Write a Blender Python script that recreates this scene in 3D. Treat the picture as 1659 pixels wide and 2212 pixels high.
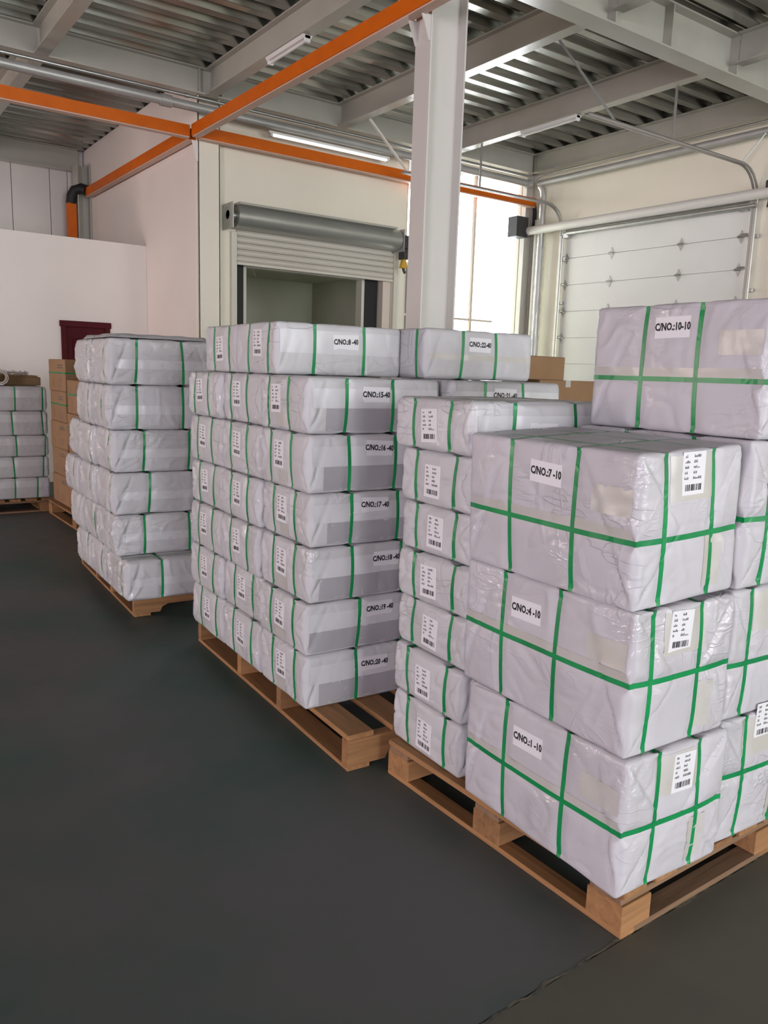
import bpy, math, random
import numpy as np
from mathutils import Matrix, Vector

for o in list(bpy.data.objects):
    bpy.data.objects.remove(o, do_unlink=True)
scene = bpy.context.scene
COL = scene.collection
R = math.radians

# ------------------------------------------------------------------ camera
def make_camera():
    yaw, pitch, roll = R(35.789), R(9.915), R(1.852)
    f = Vector((math.sin(yaw) * math.cos(pitch), math.cos(yaw) * math.cos(pitch), -math.sin(pitch)))
    r = Vector((math.cos(yaw), -math.sin(yaw), 0))
    u = r.cross(f)
    r2 = r * math.cos(roll) + u * math.sin(roll)
    u2 = -r * math.sin(roll) + u * math.cos(roll)
    cd = bpy.data.cameras.new('camera')
    cd.sensor_fit = 'HORIZONTAL'; cd.sensor_width = 36.0
    cd.lens = 36.0 * 1720.0 / 1659.0
    cd.clip_start = 0.05; cd.clip_end = 200
    co = bpy.data.objects.new('camera', cd); COL.objects.link(co)
    m = Matrix((r2, u2, -f)).transposed().to_4x4()
    m.translation = Vector((0, 0, 1.5))
    co.matrix_world = m
    scene.camera = co
make_camera()

# ------------------------------------------------------------------ world, lights, exposure
world = bpy.data.worlds.new('world'); scene.world = world
world.use_nodes = True
bg = world.node_tree.nodes['Background']
bg.inputs['Color'].default_value = (0.96, 0.99, 1.0, 1)
bg.inputs['Strength'].default_value = 9.5

def area(name, loc, target, sx, sy, power, color, portal=False):
    l = bpy.data.lights.new(name, 'AREA'); l.shape = 'RECTANGLE'
    l.size = sx; l.size_y = sy; l.energy = power; l.color = color
    if portal: l.cycles.is_portal = True
    o = bpy.data.objects.new(name, l); COL.objects.link(o)
    o.location = loc
    o.rotation_euler = (Vector(target) - Vector(loc)).to_track_quat('-Z', 'Y').to_euler()
    return o
# daylight comes in through the open loading doors behind the camera and in the wall to the left;
# portals only help the renderer to find the sky through the openings
area('portal_front_door', (.6, -12.0, 2.1), (.6, 0, 2.1), 5.6, 4.2, 1, (1, 1, 1), True)
area('portal_front_door', (6.2, -12.0, 2.1), (6.2, 0, 2.1), 4.6, 4.2, 1, (1, 1, 1), True)
area('portal_left_door', (-9.0, -4.5, 1.7), (0, -4.5, 1.7), 4.0, 3.4, 1, (1, 1, 1), True)
area('portal_left_door', (-9.0, 10.0, 1.5), (0, 10.0, 1.5), 3.0, 3.0, 1, (1, 1, 1), True)
area('portal_window', (7.755, 8.95, 2.63), (7.755, 0, 2.63), 2.19, 3.46, 1, (1, 1, 1), True)
# added tinted lamps at the left openings, lilac near, warm rose far
area('tint_left_door', (-8.9, -4.5, 1.7), (0, -3.5, 1.9), 4.0, 3.2, 330, (1.0, 0.72, 1.0))
area('tint_left_far_door', (-8.9, 10.0, 1.5), (0, 10.0, 2.0), 3.0, 2.9, 230, (1.0, 0.58, 0.46))

scene.view_settings.view_transform = 'Standard'
scene.view_settings.look = 'None'
scene.view_settings.exposure = 0.25
scene.view_settings.gamma = 1.0
scene.view_settings.use_curve_mapping = False

# ------------------------------------------------------------------ materials
MATS = {}
def new_mat(name):
    m = bpy.data.materials.new(name); m.use_nodes = True
    nt = m.node_tree
    b = nt.nodes['Principled BSDF']
    MATS[name] = m
    return m, nt, b
def mat(name, c, rough=0.5, metal=0.0, c2=None, scale=4.0, detail=4.0, bump=0.0, bscale=40.0, coat=0.0,
        coat_rough=0.15, emit=None, estr=0.0, stretch=(1, 1, 1), contrast=(0.35, 0.65), rough2=None, spec=None):
    m, nt, b = new_mat(name)
    L = nt.links
    b.inputs['Base Color'].default_value = (*c, 1)
    b.inputs['Roughness'].default_value = rough
    b.inputs['Metallic'].default_value = metal
    if spec is not None: b.inputs['Specular IOR Level'].default_value = spec
    b.inputs['Coat Weight'].default_value = coat
    b.inputs['Coat Roughness'].default_value = coat_rough
    if emit:
        b.inputs['Emission Color'].default_value = (*emit, 1); b.inputs['Emission Strength'].default_value = estr
    tc = nt.nodes.new('ShaderNodeTexCoord'); mp = nt.nodes.new('ShaderNodeMapping')
    L.new(tc.outputs['Object'], mp.inputs['Vector'])
    mp.inputs['Scale'].default_value = stretch
    oi = nt.nodes.new('ShaderNodeObjectInfo')
    vm = nt.nodes.new('ShaderNodeVectorMath'); vm.operation = 'MULTIPLY_ADD'
    cmb = nt.nodes.new('ShaderNodeCombineXYZ')
    for i in range(3): L.new(oi.outputs['Random'], cmb.inputs[i])
    L.new(cmb.outputs[0], vm.inputs[0]); vm.inputs[1].default_value = (37, 53, 71)
    L.new(mp.outputs[0], vm.inputs[2])
    if c2 or rough2 is not None:
        n = nt.nodes.new('ShaderNodeTexNoise'); n.inputs['Scale'].default_value = scale; n.inputs['Detail'].default_value = detail
        L.new(vm.outputs[0], n.inputs['Vector'])
        rp = nt.nodes.new('ShaderNodeMapRange'); rp.inputs[1].default_value = contrast[0]; rp.inputs[2].default_value = contrast[1]
        L.new(n.outputs['Fac'], rp.inputs[0])
        if c2:
            mx = nt.nodes.new('ShaderNodeMix'); mx.data_type = 'RGBA'
            mx.inputs[6].default_value = (*c, 1); mx.inputs[7].default_value = (*c2, 1)
            L.new(rp.outputs[0], mx.inputs[0]); L.new(mx.outputs[2], b.inputs['Base Color'])
        if rough2 is not None:
            r2 = nt.nodes.new('ShaderNodeMapRange'); r2.inputs[3].default_value = rough; r2.inputs[4].default_value = rough2
            L.new(rp.outputs[0], r2.inputs[0]); L.new(r2.outputs[0], b.inputs['Roughness'])
    if bump:
        n2 = nt.nodes.new('ShaderNodeTexNoise'); n2.inputs['Scale'].default_value = bscale; n2.inputs['Detail'].default_value = 4
        L.new(vm.outputs[0], n2.inputs['Vector'])
        bp = nt.nodes.new('ShaderNodeBump'); bp.inputs['Strength'].default_value = bump; bp.inputs['Distance'].default_value = 0.01
        L.new(n2.outputs['Fac'], bp.inputs['Height']); L.new(bp.outputs[0], b.inputs['Normal'])
        if coat: L.new(bp.outputs[0], b.inputs['Coat Normal'])
    return m

def wrap_mat(name, c, c2):
    """white paper under clear plastic film: soft base, glossy crinkled coat"""
    m, nt, b = new_mat(name); L = nt.links; N = nt.nodes
    tc = N.new('ShaderNodeTexCoord'); oi = N.new('ShaderNodeObjectInfo')
    cmb = N.new('ShaderNodeCombineXYZ')
    for i in range(3): L.new(oi.outputs['Random'], cmb.inputs[i])
    vm = N.new('ShaderNodeVectorMath'); vm.operation = 'MULTIPLY_ADD'; vm.inputs[1].default_value = (37, 53, 71)
    L.new(cmb.outputs[0], vm.inputs[0]); L.new(tc.outputs['Object'], vm.inputs[2])
    n = N.new('ShaderNodeTexNoise'); n.inputs['Scale'].default_value = 5; n.inputs['Detail'].default_value = 5
    L.new(vm.outputs[0], n.inputs['Vector'])
    rp = N.new('ShaderNodeMapRange'); rp.inputs[1].default_value = .42; rp.inputs[2].default_value = .68
    L.new(n.outputs['Fac'], rp.inputs[0])
    mx = N.new('ShaderNodeMix'); mx.data_type = 'RGBA'
    mx.inputs[6].default_value = (*c, 1); mx.inputs[7].default_value = (*c2, 1)
    L.new(rp.outputs[0], mx.inputs[0]); L.new(mx.outputs[2], b.inputs['Base Color'])
    b.inputs['Roughness'].default_value = .5
    b.inputs['Specular IOR Level'].default_value = .35
    # patches where the clear film is tight and glossy
    mk = N.new('ShaderNodeTexNoise'); mk.inputs['Scale'].default_value = 3.4; mk.inputs['Detail'].default_value = 2
    L.new(vm.outputs[0], mk.inputs['Vector'])
    mr = N.new('ShaderNodeMapRange'); mr.inputs[1].default_value = .50; mr.inputs[2].default_value = .66; mr.inputs[4].default_value = .85
    L.new(mk.outputs['Fac'], mr.inputs[0]); L.new(mr.outputs[0], b.inputs['Coat Weight'])
    b.inputs['Coat Roughness'].default_value = .09
    # thin sharp creases: valleys of a distorted noise, drawn out in two directions
    def crease(scale, stretch, width, dist):
        mp = N.new('ShaderNodeMapping'); mp.inputs['Scale'].default_value = stretch; mp.inputs['Rotation'].default_value = (.5, .35, .4)
        L.new(vm.outputs[0], mp.inputs['Vector'])
        t = N.new('ShaderNodeTexNoise'); t.inputs['Scale'].default_value = scale; t.inputs['Detail'].default_value = 2.5; t.inputs['Distortion'].default_value = dist
        L.new(mp.outputs[0], t.inputs['Vector'])
        s1 = N.new('ShaderNodeMath'); s1.operation = 'SUBTRACT'; s1.inputs[1].default_value = .5; L.new(t.outputs['Fac'], s1.inputs[0])
        s2 = N.new('ShaderNodeMath'); s2.operation = 'ABSOLUTE'; L.new(s1.outputs[0], s2.inputs[0])
        s3 = N.new('ShaderNodeMapRange'); s3.inputs[2].default_value = width; s3.inputs[3].default_value = 1; s3.inputs[4].default_value = 0
        L.new(s2.outputs[0], s3.inputs[0]); return s3
    c1 = crease(4.5, (1, 1, .45), .030, .8); c2 = crease(6.0, (.5, .5, 1.6), .024, 1.2)
    ad = N.new('ShaderNodeMath'); ad.operation = 'MAXIMUM'; L.new(c1.outputs[0], ad.inputs[0]); L.new(c2.outputs[0], ad.inputs[1])
    m2 = N.new('ShaderNodeTexNoise'); m2.inputs['Scale'].default_value = 2.6; m2.inputs['Detail'].default_value = 1
    vo = N.new('ShaderNodeVectorMath'); vo.inputs[1].default_value = (9, 17, 5); L.new(vm.outputs[0], vo.inputs[0]); L.new(vo.outputs[0], m2.inputs['Vector'])
    r2 = N.new('ShaderNodeMapRange'); r2.inputs[1].default_value = .44; r2.inputs[2].default_value = .62; L.new(m2.outputs['Fac'], r2.inputs[0])
    mu = N.new('ShaderNodeMath'); mu.operation = 'MULTIPLY'; L.new(ad.outputs[0], mu.inputs[0]); L.new(r2.outputs[0], mu.inputs[1])
    bp = N.new('ShaderNodeBump'); bp.inputs['Strength'].default_value = .55; bp.inputs['Distance'].default_value = .004
    L.new(mu.outputs[0], bp.inputs['Height']); L.new(bp.outputs[0], b.inputs['Normal'])
    # crinkled film
    wv = N.new('ShaderNodeTexNoise'); wv.inputs['Scale'].default_value = 22; wv.inputs['Detail'].default_value = 3; wv.inputs['Distortion'].default_value = 2.0
    L.new(vm.outputs[0], wv.inputs['Vector'])
    bp2 = N.new('ShaderNodeBump'); bp2.inputs['Strength'].default_value = .55; bp2.inputs['Distance'].default_value = .012
    L.new(wv.outputs['Fac'], bp2.inputs['Height']); L.new(bp.outputs[0], bp2.inputs['Normal'])
    L.new(bp2.outputs[0], b.inputs['Coat Normal'])
    return m

def wood_mat(name, c, c2):
    m, nt, b = new_mat(name); L = nt.links; N = nt.nodes
    tc = N.new('ShaderNodeTexCoord'); oi = N.new('ShaderNodeObjectInfo')
    cmb = N.new('ShaderNodeCombineXYZ')
    for i in range(3): L.new(oi.outputs['Random'], cmb.inputs[i])
    mp = N.new('ShaderNodeMapping'); mp.inputs['Scale'].default_value = (1.6, 22, 22)
    L.new(tc.outputs['Object'], mp.inputs['Vector'])
    vm = N.new('ShaderNodeVectorMath'); vm.operation = 'MULTIPLY_ADD'; vm.inputs[1].default_value = (37, 53, 71)
    L.new(cmb.outputs[0], vm.inputs[0]); L.new(mp.outputs[0], vm.inputs[2])
    n = N.new('ShaderNodeTexNoise'); n.inputs['Scale'].default_value = 1.6; n.inputs['Detail'].default_value = 6; n.inputs['Distortion'].default_value = .6
    L.new(vm.outputs[0], n.inputs['Vector'])
    rp = N.new('ShaderNodeMapRange'); rp.inputs[1].default_value = .35; rp.inputs[2].default_value = .7; L.new(n.outputs['Fac'], rp.inputs[0])
    mx = N.new('ShaderNodeMix'); mx.data_type = 'RGBA'; mx.inputs[6].default_value = (*c, 1); mx.inputs[7].default_value = (*c2, 1)
    L.new(rp.outputs[0], mx.inputs[0])
    hv = N.new('ShaderNodeHueSaturation'); mr = N.new('ShaderNodeMapRange'); mr.inputs[3].default_value = .75; mr.inputs[4].default_value = 1.2
    L.new(oi.outputs['Random'], mr.inputs[0]); L.new(mr.outputs[0], hv.inputs['Value']); L.new(mx.outputs[2], hv.inputs['Color'])
    L.new(hv.outputs[0], b.inputs['Base Color'])
    b.inputs['Roughness'].default_value = .75
    bp = N.new('ShaderNodeBump'); bp.inputs['Strength'].default_value = .25; bp.inputs['Distance'].default_value = .004
    L.new(n.outputs['Fac'], bp.inputs['Height']); L.new(bp.outputs[0], b.inputs['Normal'])
    return m

def clear_mat(name, c, alpha, rough):
    m, nt, b = new_mat(name); L = nt.links; N = nt.nodes
    b.inputs['Base Color'].default_value = (*c, 1); b.inputs['Roughness'].default_value = rough
    b.inputs['Alpha'].default_value = alpha
    return m

def floor_mat(name, ca, cb, cc, rough):
    m, nt, b = new_mat(name); L = nt.links; N = nt.nodes
    tc = N.new('ShaderNodeTexCoord')
    n = N.new('ShaderNodeTexNoise'); n.inputs['Scale'].default_value = .9; n.inputs['Detail'].default_value = 5; n.inputs['Roughness'].default_value = .55
    L.new(tc.outputs['Object'], n.inputs['Vector'])
    n2 = N.new('ShaderNodeTexNoise'); n2.inputs['Scale'].default_value = 7; n2.inputs['Detail'].default_value = 6
    L.new(tc.outputs['Object'], n2.inputs['Vector'])
    r1 = N.new('ShaderNodeMapRange'); r1.inputs[1].default_value = .42; r1.inputs[2].default_value = .6; L.new(n.outputs['Fac'], r1.inputs[0])
    r2 = N.new('ShaderNodeMapRange'); r2.inputs[1].default_value = .45; r2.inputs[2].default_value = .8; r2.inputs[4].default_value = .35; L.new(n2.outputs['Fac'], r2.inputs[0])
    m1 = N.new('ShaderNodeMix'); m1.data_type = 'RGBA'; m1.inputs[6].default_value = (*ca, 1); m1.inputs[7].default_value = (*cb, 1); L.new(r1.outputs[0], m1.inputs[0])
    m2 = N.new('ShaderNodeMix'); m2.data_type = 'RGBA'; m2.inputs[7].default_value = (*cc, 1); L.new(m1.outputs[2], m2.inputs[6]); L.new(r2.outputs[0], m2.inputs[0])
    L.new(m2.outputs[2], b.inputs['Base Color'])
    rr = N.new('ShaderNodeMapRange'); rr.inputs[3].default_value = rough - .06; rr.inputs[4].default_value = rough + .12; L.new(n2.outputs['Fac'], rr.inputs[0]); L.new(rr.outputs[0], b.inputs['Roughness'])
    bp = N.new('ShaderNodeBump'); bp.inputs['Strength'].default_value = .08; bp.inputs['Distance'].default_value = .004
    L.new(n2.outputs['Fac'], bp.inputs['Height']); L.new(bp.outputs[0], b.inputs['Normal'])
    b.inputs['Specular IOR Level'].default_value = .35
    return m

floor_mat('floor_green', (.098, .102, .101), (.050, .090, .079), (.112, .114, .112), .5)
floor_mat('floor_olive', (.100, .097, .077), (.112, .108, .086), (.085, .084, .074), .6)
mat('joint', (.16, .15, .11), .8, c2=(.05, .05, .045), scale=30)
mat('wall_white', (.84, .80, .67), .5, c2=(.81, .77, .645), scale=1.2, bump=.03, bscale=60)
mat('wall_pink', (.80, .74, .70), .5, c2=(.77, .71, .67), scale=1.2)
mat('panel_white', (.72, .69, .66), .45, c2=(.69, .66, .63), scale=2)
mat('beam_paint', (.47, .46, .40), .22, c2=(.44, .43, .375), scale=3)
mat('column_paint', (.62, .60, .56), .4, c2=(.60, .58, .55), scale=2)
mat('deck_steel', (.38, .385, .345), .18, .92, c2=(.27, .28, .255), scale=1.2, stretch=(.25, 1.5, 1.5), rough2=.30)
mat('galvanised', (.55, .55, .53), .32, .85, c2=(.45, .46, .45), scale=6, rough2=.45)
mat('pipe_grey', (.48, .48, .46), .4, .35, c2=(.42, .42, .40), scale=4)
mat('pipe_white', (.72, .71, .66), .35)
mat('orange_paint', (.66, .135, .003), .5, c2=(.56, .11, .003), scale=5, contrast=(.3, .8), spec=.25)
mat('orange_lip', (.62, .42, .33), .5)
mat('black_rubber', (.012, .012, .013), .6, bump=.1, bscale=60)
mat('dark_plastic', (.03, .03, .033), .5)
mat('yellow_plastic', (.62, .36, .03), .4)
mat('curtain_steel', (.66, .63, .55), .4, .15, c2=(.62, .59, .52), scale=2, stretch=(.4, 2, 6))
mat('housing_steel', (.42, .43, .39), .35, .5, c2=(.36, .37, .34), scale=3, stretch=(.4, 3, 3))
mat('door_panel', (.78, .79, .76), .45, c2=(.75, .76, .73), scale=2)
mat('track_steel', (.42, .41, .39), .38, .7)
mat('dark_red', (.085, .010, .014), .6, c2=(.07, .008, .011), scale=4, spec=.12)
mat('room_green', (.56, .57, .45), .6, c2=(.52, .53, .42), scale=2)
mat('frame_cream', (.66, .65, .55), .5)
mat('lamp_white', (.8, .8, .78), .4)
mat('strip_glow', (.9, .9, .9), .3, emit=(1, 1, .96), estr=1.2)
mat('window_frame', (.7, .62, .52), .5)
wood_mat('wood', (.355, .18, .072), (.23, .112, .043))
wood_mat('wood_dark', (.25, .15, .085), (.17, .095, .05))
mat('carton', (.31, .178, .088), .7, c2=(.27, .155, .076), scale=5, bump=.06, bscale=18)
mat('carton_dark', (.24, .155, .07), .7, c2=(.21, .13, .06), scale=5)
wrap_mat('wrap', (.53, .53, .545), (.48, .48, .485))
wrap_mat('wrap_lilac', (.51, .50, .53), (.47, .46, .48))
mat('tape_clear', (.485, .47, .425), .32, c2=(.51, .50, .475), scale=9, bump=.10, bscale=30)
mat('tape_band', (.60, .605, .625), .30, c2=(.56, .565, .58), scale=7, bump=.08, bscale=26)
mat('film_grey', (.345, .34, .365), .35, c2=(.38, .375, .395), scale=5, bump=.06, bscale=20)
clear_mat('film', (.75, .75, .75), .35, .12)
clear_mat('glass', (.9, .95, .95), .08, .02)
mat('strap_green', (.004, .27, .075), .35, c2=(.003, .20, .06), scale=6)
mat('label_white', (.72, .72, .74), .5)
mat('ink', (.012, .010, .014), .6)
mat('ink_grey', (.10, .10, .11), .6)
mat('core_paper', (.50, .43, .34), .7)

# ------------------------------------------------------------------ mesh helpers
class MB:
    def __init__(s): s.v = []; s.f = []
    def add(s, vs, fs):
        n = len(s.v); s.v += [tuple(p) for p in vs]; s.f += [tuple(i + n for i in f) for f in fs]; return s
    def box(s, a, b):
        x0, y0, z0 = a; x1, y1, z1 = b
        return s.add([(x0,y0,z0),(x1,y0,z0),(x1,y1,z0),(x0,y1,z0),(x0,y0,z1),(x1,y0,z1),(x1,y1,z1),(x0,y1,z1)],
                     [(0,3,2,1),(4,5,6,7),(0,1,5,4),(1,2,6,5),(2,3,7,6),(3,0,4,7)])
    def bbox(s, a, b, c=.003):
        """box with chamfered edges"""
        x0, y0, z0 = a; x1, y1, z1 = b
        vs = []; idx = {}
        for i in (0, 1):
            for j in (0, 1):
                for k in (0, 1):
                    P = [(x0, x1)[i], (y0, y1)[j], (z0, z1)[k]]; S = [(1, -1)[i], (1, -1)[j], (1, -1)[k]]
                    for ax in range(3):
                        q = [P[t] + (S[t] * c if t != ax else 0) for t in range(3)]
                        idx[i, j, k, ax] = len(vs); vs.append(q)
        F = []
        for ax in range(3):
            o1, o2 = [t for t in range(3) if t != ax]
            for sd in (0, 1):
                loop = []
                for (p, q) in ((0, 0), (1, 0), (1, 1), (0, 1)):
                    key = [0, 0, 0]; key[ax] = sd; key[o1] = p; key[o2] = q
                    loop.append(idx[key[0], key[1], key[2], ax])
                flip = (sd == 1) if ax != 1 else (sd == 0)
                F.append(tuple(loop) if flip else tuple(reversed(loop)))
        for ax in range(3):
            o1, o2 = [t for t in range(3) if t != ax]
            for p in (0, 1):
                for q in (0, 1):
                    ks = []
                    for e in (0, 1):
                        key = [0, 0, 0]; key[ax] = e; key[o1] = p; key[o2] = q
                        ks.append(tuple(key))
                    F.append((idx[(*ks[0], o1)], idx[(*ks[1], o1)], idx[(*ks[1], o2)], idx[(*ks[0], o2)]))
        for i in (0, 1):
            for j in (0, 1):
                for k in (0, 1): F.append((idx[i, j, k, 0], idx[i, j, k, 1], idx[i, j, k, 2]))
        return s.add(vs, F)
    def path(s, pts, r, n=10, cap=True):
        """tube through points"""
        P = [Vector(p) for p in pts]; rings = []
        up = None
        for i, p in enumerate(P):
            t = (P[min(i + 1, len(P) - 1)] - P[max(i - 1, 0)]).normalized()
            if up is None:
                up = Vector((0, 0, 1)) if abs(t.z) < .9 else Vector((1, 0, 0))
            a = t.cross(up).normalized(); b = a.cross(t).normalized(); up = b
            rings.append([p + (a * math.cos(2 * math.pi * k / n) + b * math.sin(2 * math.pi * k / n)) * r for k in range(n)])
        vs = [q for g in rings for q in g]; fs = []
        for i in range(len(P) - 1):
            for k in range(n):
                fs.append((i * n + k, i * n + (k + 1) % n, (i + 1) * n + (k + 1) % n, (i + 1) * n + k))
        if cap:
            fs.append(tuple(range(n))); fs.append(tuple((len(P) - 1) * n + k for k in reversed(range(n))))
        return s.add(vs, fs)
    def bar(s, p0, p1, w, h):
        """rectangular bar between two points, w sideways, h in the plane of z"""
        p0 = Vector(p0); p1 = Vector(p1); t = (p1 - p0).normalized()
        up = Vector((0, 0, 1)) if abs(t.z) < .95 else Vector((0, 1, 0))
        a = t.cross(up).normalized() * w / 2; b = a.cross(t).normalized() * h / 2
        vs = [p0 - a - b, p0 + a - b, p0 + a + b, p0 - a + b, p1 - a - b, p1 + a - b, p1 + a + b, p1 - a + b]
        return s.add(vs, [(0,3,2,1),(4,5,6,7),(0,1,5,4),(1,2,6,5),(2,3,7,6),(3,0,4,7)])
    def prism(s, poly, ax, a, b):
        """polygon (2D) extruded along an axis from a to b"""
        def P(u, v, w): return {'x': (w, u, v), 'y': (u, w, v), 'z': (u, v, w)}[ax]
        n = len(poly)
        vs = [P(u, v, a) for u, v in poly] + [P(u, v, b) for u, v in poly]
        fs = [tuple(range(n)), tuple(reversed(range(n, 2 * n)))] + [(i, (i + 1) % n, n + (i + 1) % n, n + i) for i in range(n)]
        return s.add(vs, fs)
    def mesh(s, name, smooth=False):
        me = bpy.data.meshes.new(name); me.from_pydata(s.v, [], s.f); me.validate()
        import bmesh
        bm = bmesh.new(); bm.from_mesh(me); bmesh.ops.recalc_face_normals(bm, faces=bm.faces); bm.to_mesh(me); bm.free()
        if smooth:
            me.polygons.foreach_set('use_smooth', [True] * len(me.polygons))
            me.set_sharp_from_angle(angle=R(40))
        return me
    def build(s, name, m, parent=None, smooth=False):
        return put(name, s.mesh(name, smooth), m, parent)

def put(name, me, m, parent=None):
    if not me.materials: me.materials.append(MATS[m])
    o = bpy.data.objects.new(name, me); COL.objects.link(o)
    if parent: o.parent = parent
    return o
def tag(o, label, cat, group=None):
    o['label'] = label; o['category'] = cat
    if group: o['group'] = group
    return o
def struct(o, label=None):
    o['kind'] = 'structure'
    if label: o['label'] = label
    return o
def thing(name, label, cat, loc=(0, 0, 0), rz=0, group=None):
    o = bpy.data.objects.new(name, None); COL.objects.link(o)
    o.empty_display_size = .1
    o.location = loc; o.rotation_euler = (0, 0, rz)
    return tag(o, label, cat, group)
def sthing(name, label, loc=(0, 0, 0)):
    o = bpy.data.objects.new(name, None); COL.objects.link(o); o.empty_display_size = .1
    o.location = loc
    return struct(o, label)
def copy_tree(o, parent=None):
    c = o.copy(); COL.objects.link(c); c.parent = parent
    for ch in o.children: copy_tree(ch, c)
    return c

# ================================================================== the setting
YB, XR, XP, YF, ZD = 8.95, 8.97, 3.70, 13.40, 4.70
XL, YN = -9.0, -12.0

# floor: green-grey slab, olive slab nearer than the joint at y = 1.175
fl = MB().box((XL, 1.178, -.12), (XR + .2, YF + .2, 0)).build('floor', 'floor_green')
struct(fl, 'dark green-grey coated concrete floor')
MB().box((XL, YN, -.12), (XR + .2, 1.170, 0)).build('floor_slab', 'floor_olive', fl)
random.seed(5)
pts_a, pts_b = [], []
x = XL
while x < XR:
    j = random.uniform(-.006, .006); w = random.uniform(.002, .007)
    pts_a.append((x, 1.174 + j - w, .0006)); pts_b.append((x, 1.174 + j + w, .0006)); x += .035
n = len(pts_a)
MB().add(pts_a + pts_b, [(i, i + 1, n + i + 1, n + i) for i in range(n - 1)]).build('joint_filler', 'joint', fl)

# back wall with the roller door opening and the tall window
DX0, DX1, DZ = 4.16, 6.46, 3.06
WX0, WX1, WZ0, WZ1 = 6.66, 8.85, .9, 4.36
wb = MB()
wb.box((XP + .022, YB, 0), (DX0, YB + .15, ZD + .1)).box((DX0, YB, DZ), (DX1, YB + .15, ZD + .1)).box((DX1, YB, 0), (WX0, YB + .15, ZD + .1))
wb.box((WX0, YB, 0), (WX1, YB + .15, WZ0)).box((WX0, YB, WZ1), (WX1, YB + .15, ZD + .1)).box((WX1, YB, 0), (XR + .15, YB + .15, ZD + .1))
struct(wb.build('wall_back', 'wall_white'), 'cream painted back wall')
# side wall that turns the corner (sandwich panels with open seams)
ws = struct(MB().box((XP + .012, YB + .15, 0), (XP + .15, YF, ZD + .1)).build('wall_side', 'black_rubber'), 'pinkish white panelled side wall')
ys = [YB + .001, 11.96, 12.65, YF]
for a, b in zip(ys[:-1], ys[1:]):
    MB().bbox((XP, a + .004, 0), (XP + .02, b - .004, ZD), .002).build('wall_panel', 'wall_pink', ws)
# far wall with vertical panels
wf = struct(MB().box((XL, YF + .012, 0), (XP + .15, YF + .2, ZD + .1)).build('wall_far', 'black_rubber'), 'far wall of vertical white sandwich panels')
xs = [XL, -8, -7, -6, -5, -4, -3, -2, -1, 0, .95, 1.8, 2.15, 2.66, 3.20, 3.46, XP]
for a, b in zip(xs[:-1], xs[1:]):
    MB().bbox((a + .004, YF - .02, 0), (b - .004, YF + .013, ZD), .003).build('wall_panel', 'panel_white', wf)
# lower partition in front of it
struct(MB().box((XL, 10.60, 0), (2.60, 10.72, 3.02)).box((2.60, 10.60, 2.00), (3.20, 10.72, 3.02)).box((3.20, 10.60, 0), (XP - .002, 10.72, 3.02)).build('wall_partition', 'wall_pink'), 'low white partition wall with open top')
# right wall with the sectional door opening
SY0, SY1, SZ = 5.42, 8.20, 3.55
wr = MB()
wr.box((XR, YN, 0), (XR + .15, SY0, ZD + .1)).box((XR, SY0, SZ), (XR + .15, SY1, ZD + .1)).box((XR, SY1, 0), (XR + .15, YB + .15, ZD + .1))
struct(wr.build('wall_right', 'wall_white'), 'cream painted right wall')
# walls behind and to the left of the camera, with the open loading doors that let the daylight in
wn = MB()
for a, b in ((XL, -2.2), (3.4, 3.9), (8.5, XR + .15)): wn.box((a, YN - .15, 0), (b, YN, ZD + .1))
for a, b in ((-2.2, 3.4), (3.9, 8.5)): wn.box((a, YN - .15, 4.2), (b, YN, ZD + .1))
struct(wn.build('wall_front', 'wall_white'), 'white wall with open loading doors behind the camera')
wl = MB()
for a, b in ((YN, -6.5), (-2.5, 8.5), (11.5, YF + .2)): wl.box((XL - .15, a, 0), (XL, b, ZD + .1))
for a, b, zt in ((-6.5, -2.5, 3.4), (8.5, 11.5, 3.0)): wl.box((XL - .15, a, zt), (XL, b, ZD + .1))  # rear opening added to let light onto the side wall
struct(wl.build('wall_left', 'wall_white'), 'white wall with an open door and an added rear opening far left')

# ceiling: trapezoidal steel deck in bays between the beams
beams_x = [-8.5, -6.75, -5.0, -3.25, -1.45, .31, 2.07, 3.83, 5.53, 7.28, 8.90]
ceil = sthing('ceiling', 'corrugated galvanised steel deck ceiling')
PER = .27
def deck(x0, x1, y0, y1):
    prof = []
    y = y0
    while y < y1:
        for dy, z in ((0, .0), (.095, .0), (.098, .006), (.125, .068), (.13, .074), (.185, .074), (.19, .082), (.205, .082), (.21, .074), (.238, .074), (.243, .068), (.267, .006)):
            if y + dy <= y1: prof.append((y + dy, ZD + z))
        y += PER
    n = len(prof)
    vs = [(x0, a, b) for a, b in prof] + [(x1, a, b) for a, b in prof]
    return MB().add(vs, [(i, i + 1, n + i + 1, n + i) for i in range(n - 1)])
bx = [XL] + beams_x + [XR + .1]
for a, b in zip(bx[:-1], bx[1:]):
    for (y0, y1) in ((YN, YB),) + (((YB, YF),) if b <= 3.9 else ()):
        deck(a, b, y0, y1).build('deck_panel', 'deck_steel', ceil)
MB().box((XL - .2, YN - .2, ZD + .1), (XR + .2, YF + .3, ZD + .25)).build('roof_slab', 'black_rubber', ceil)

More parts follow.
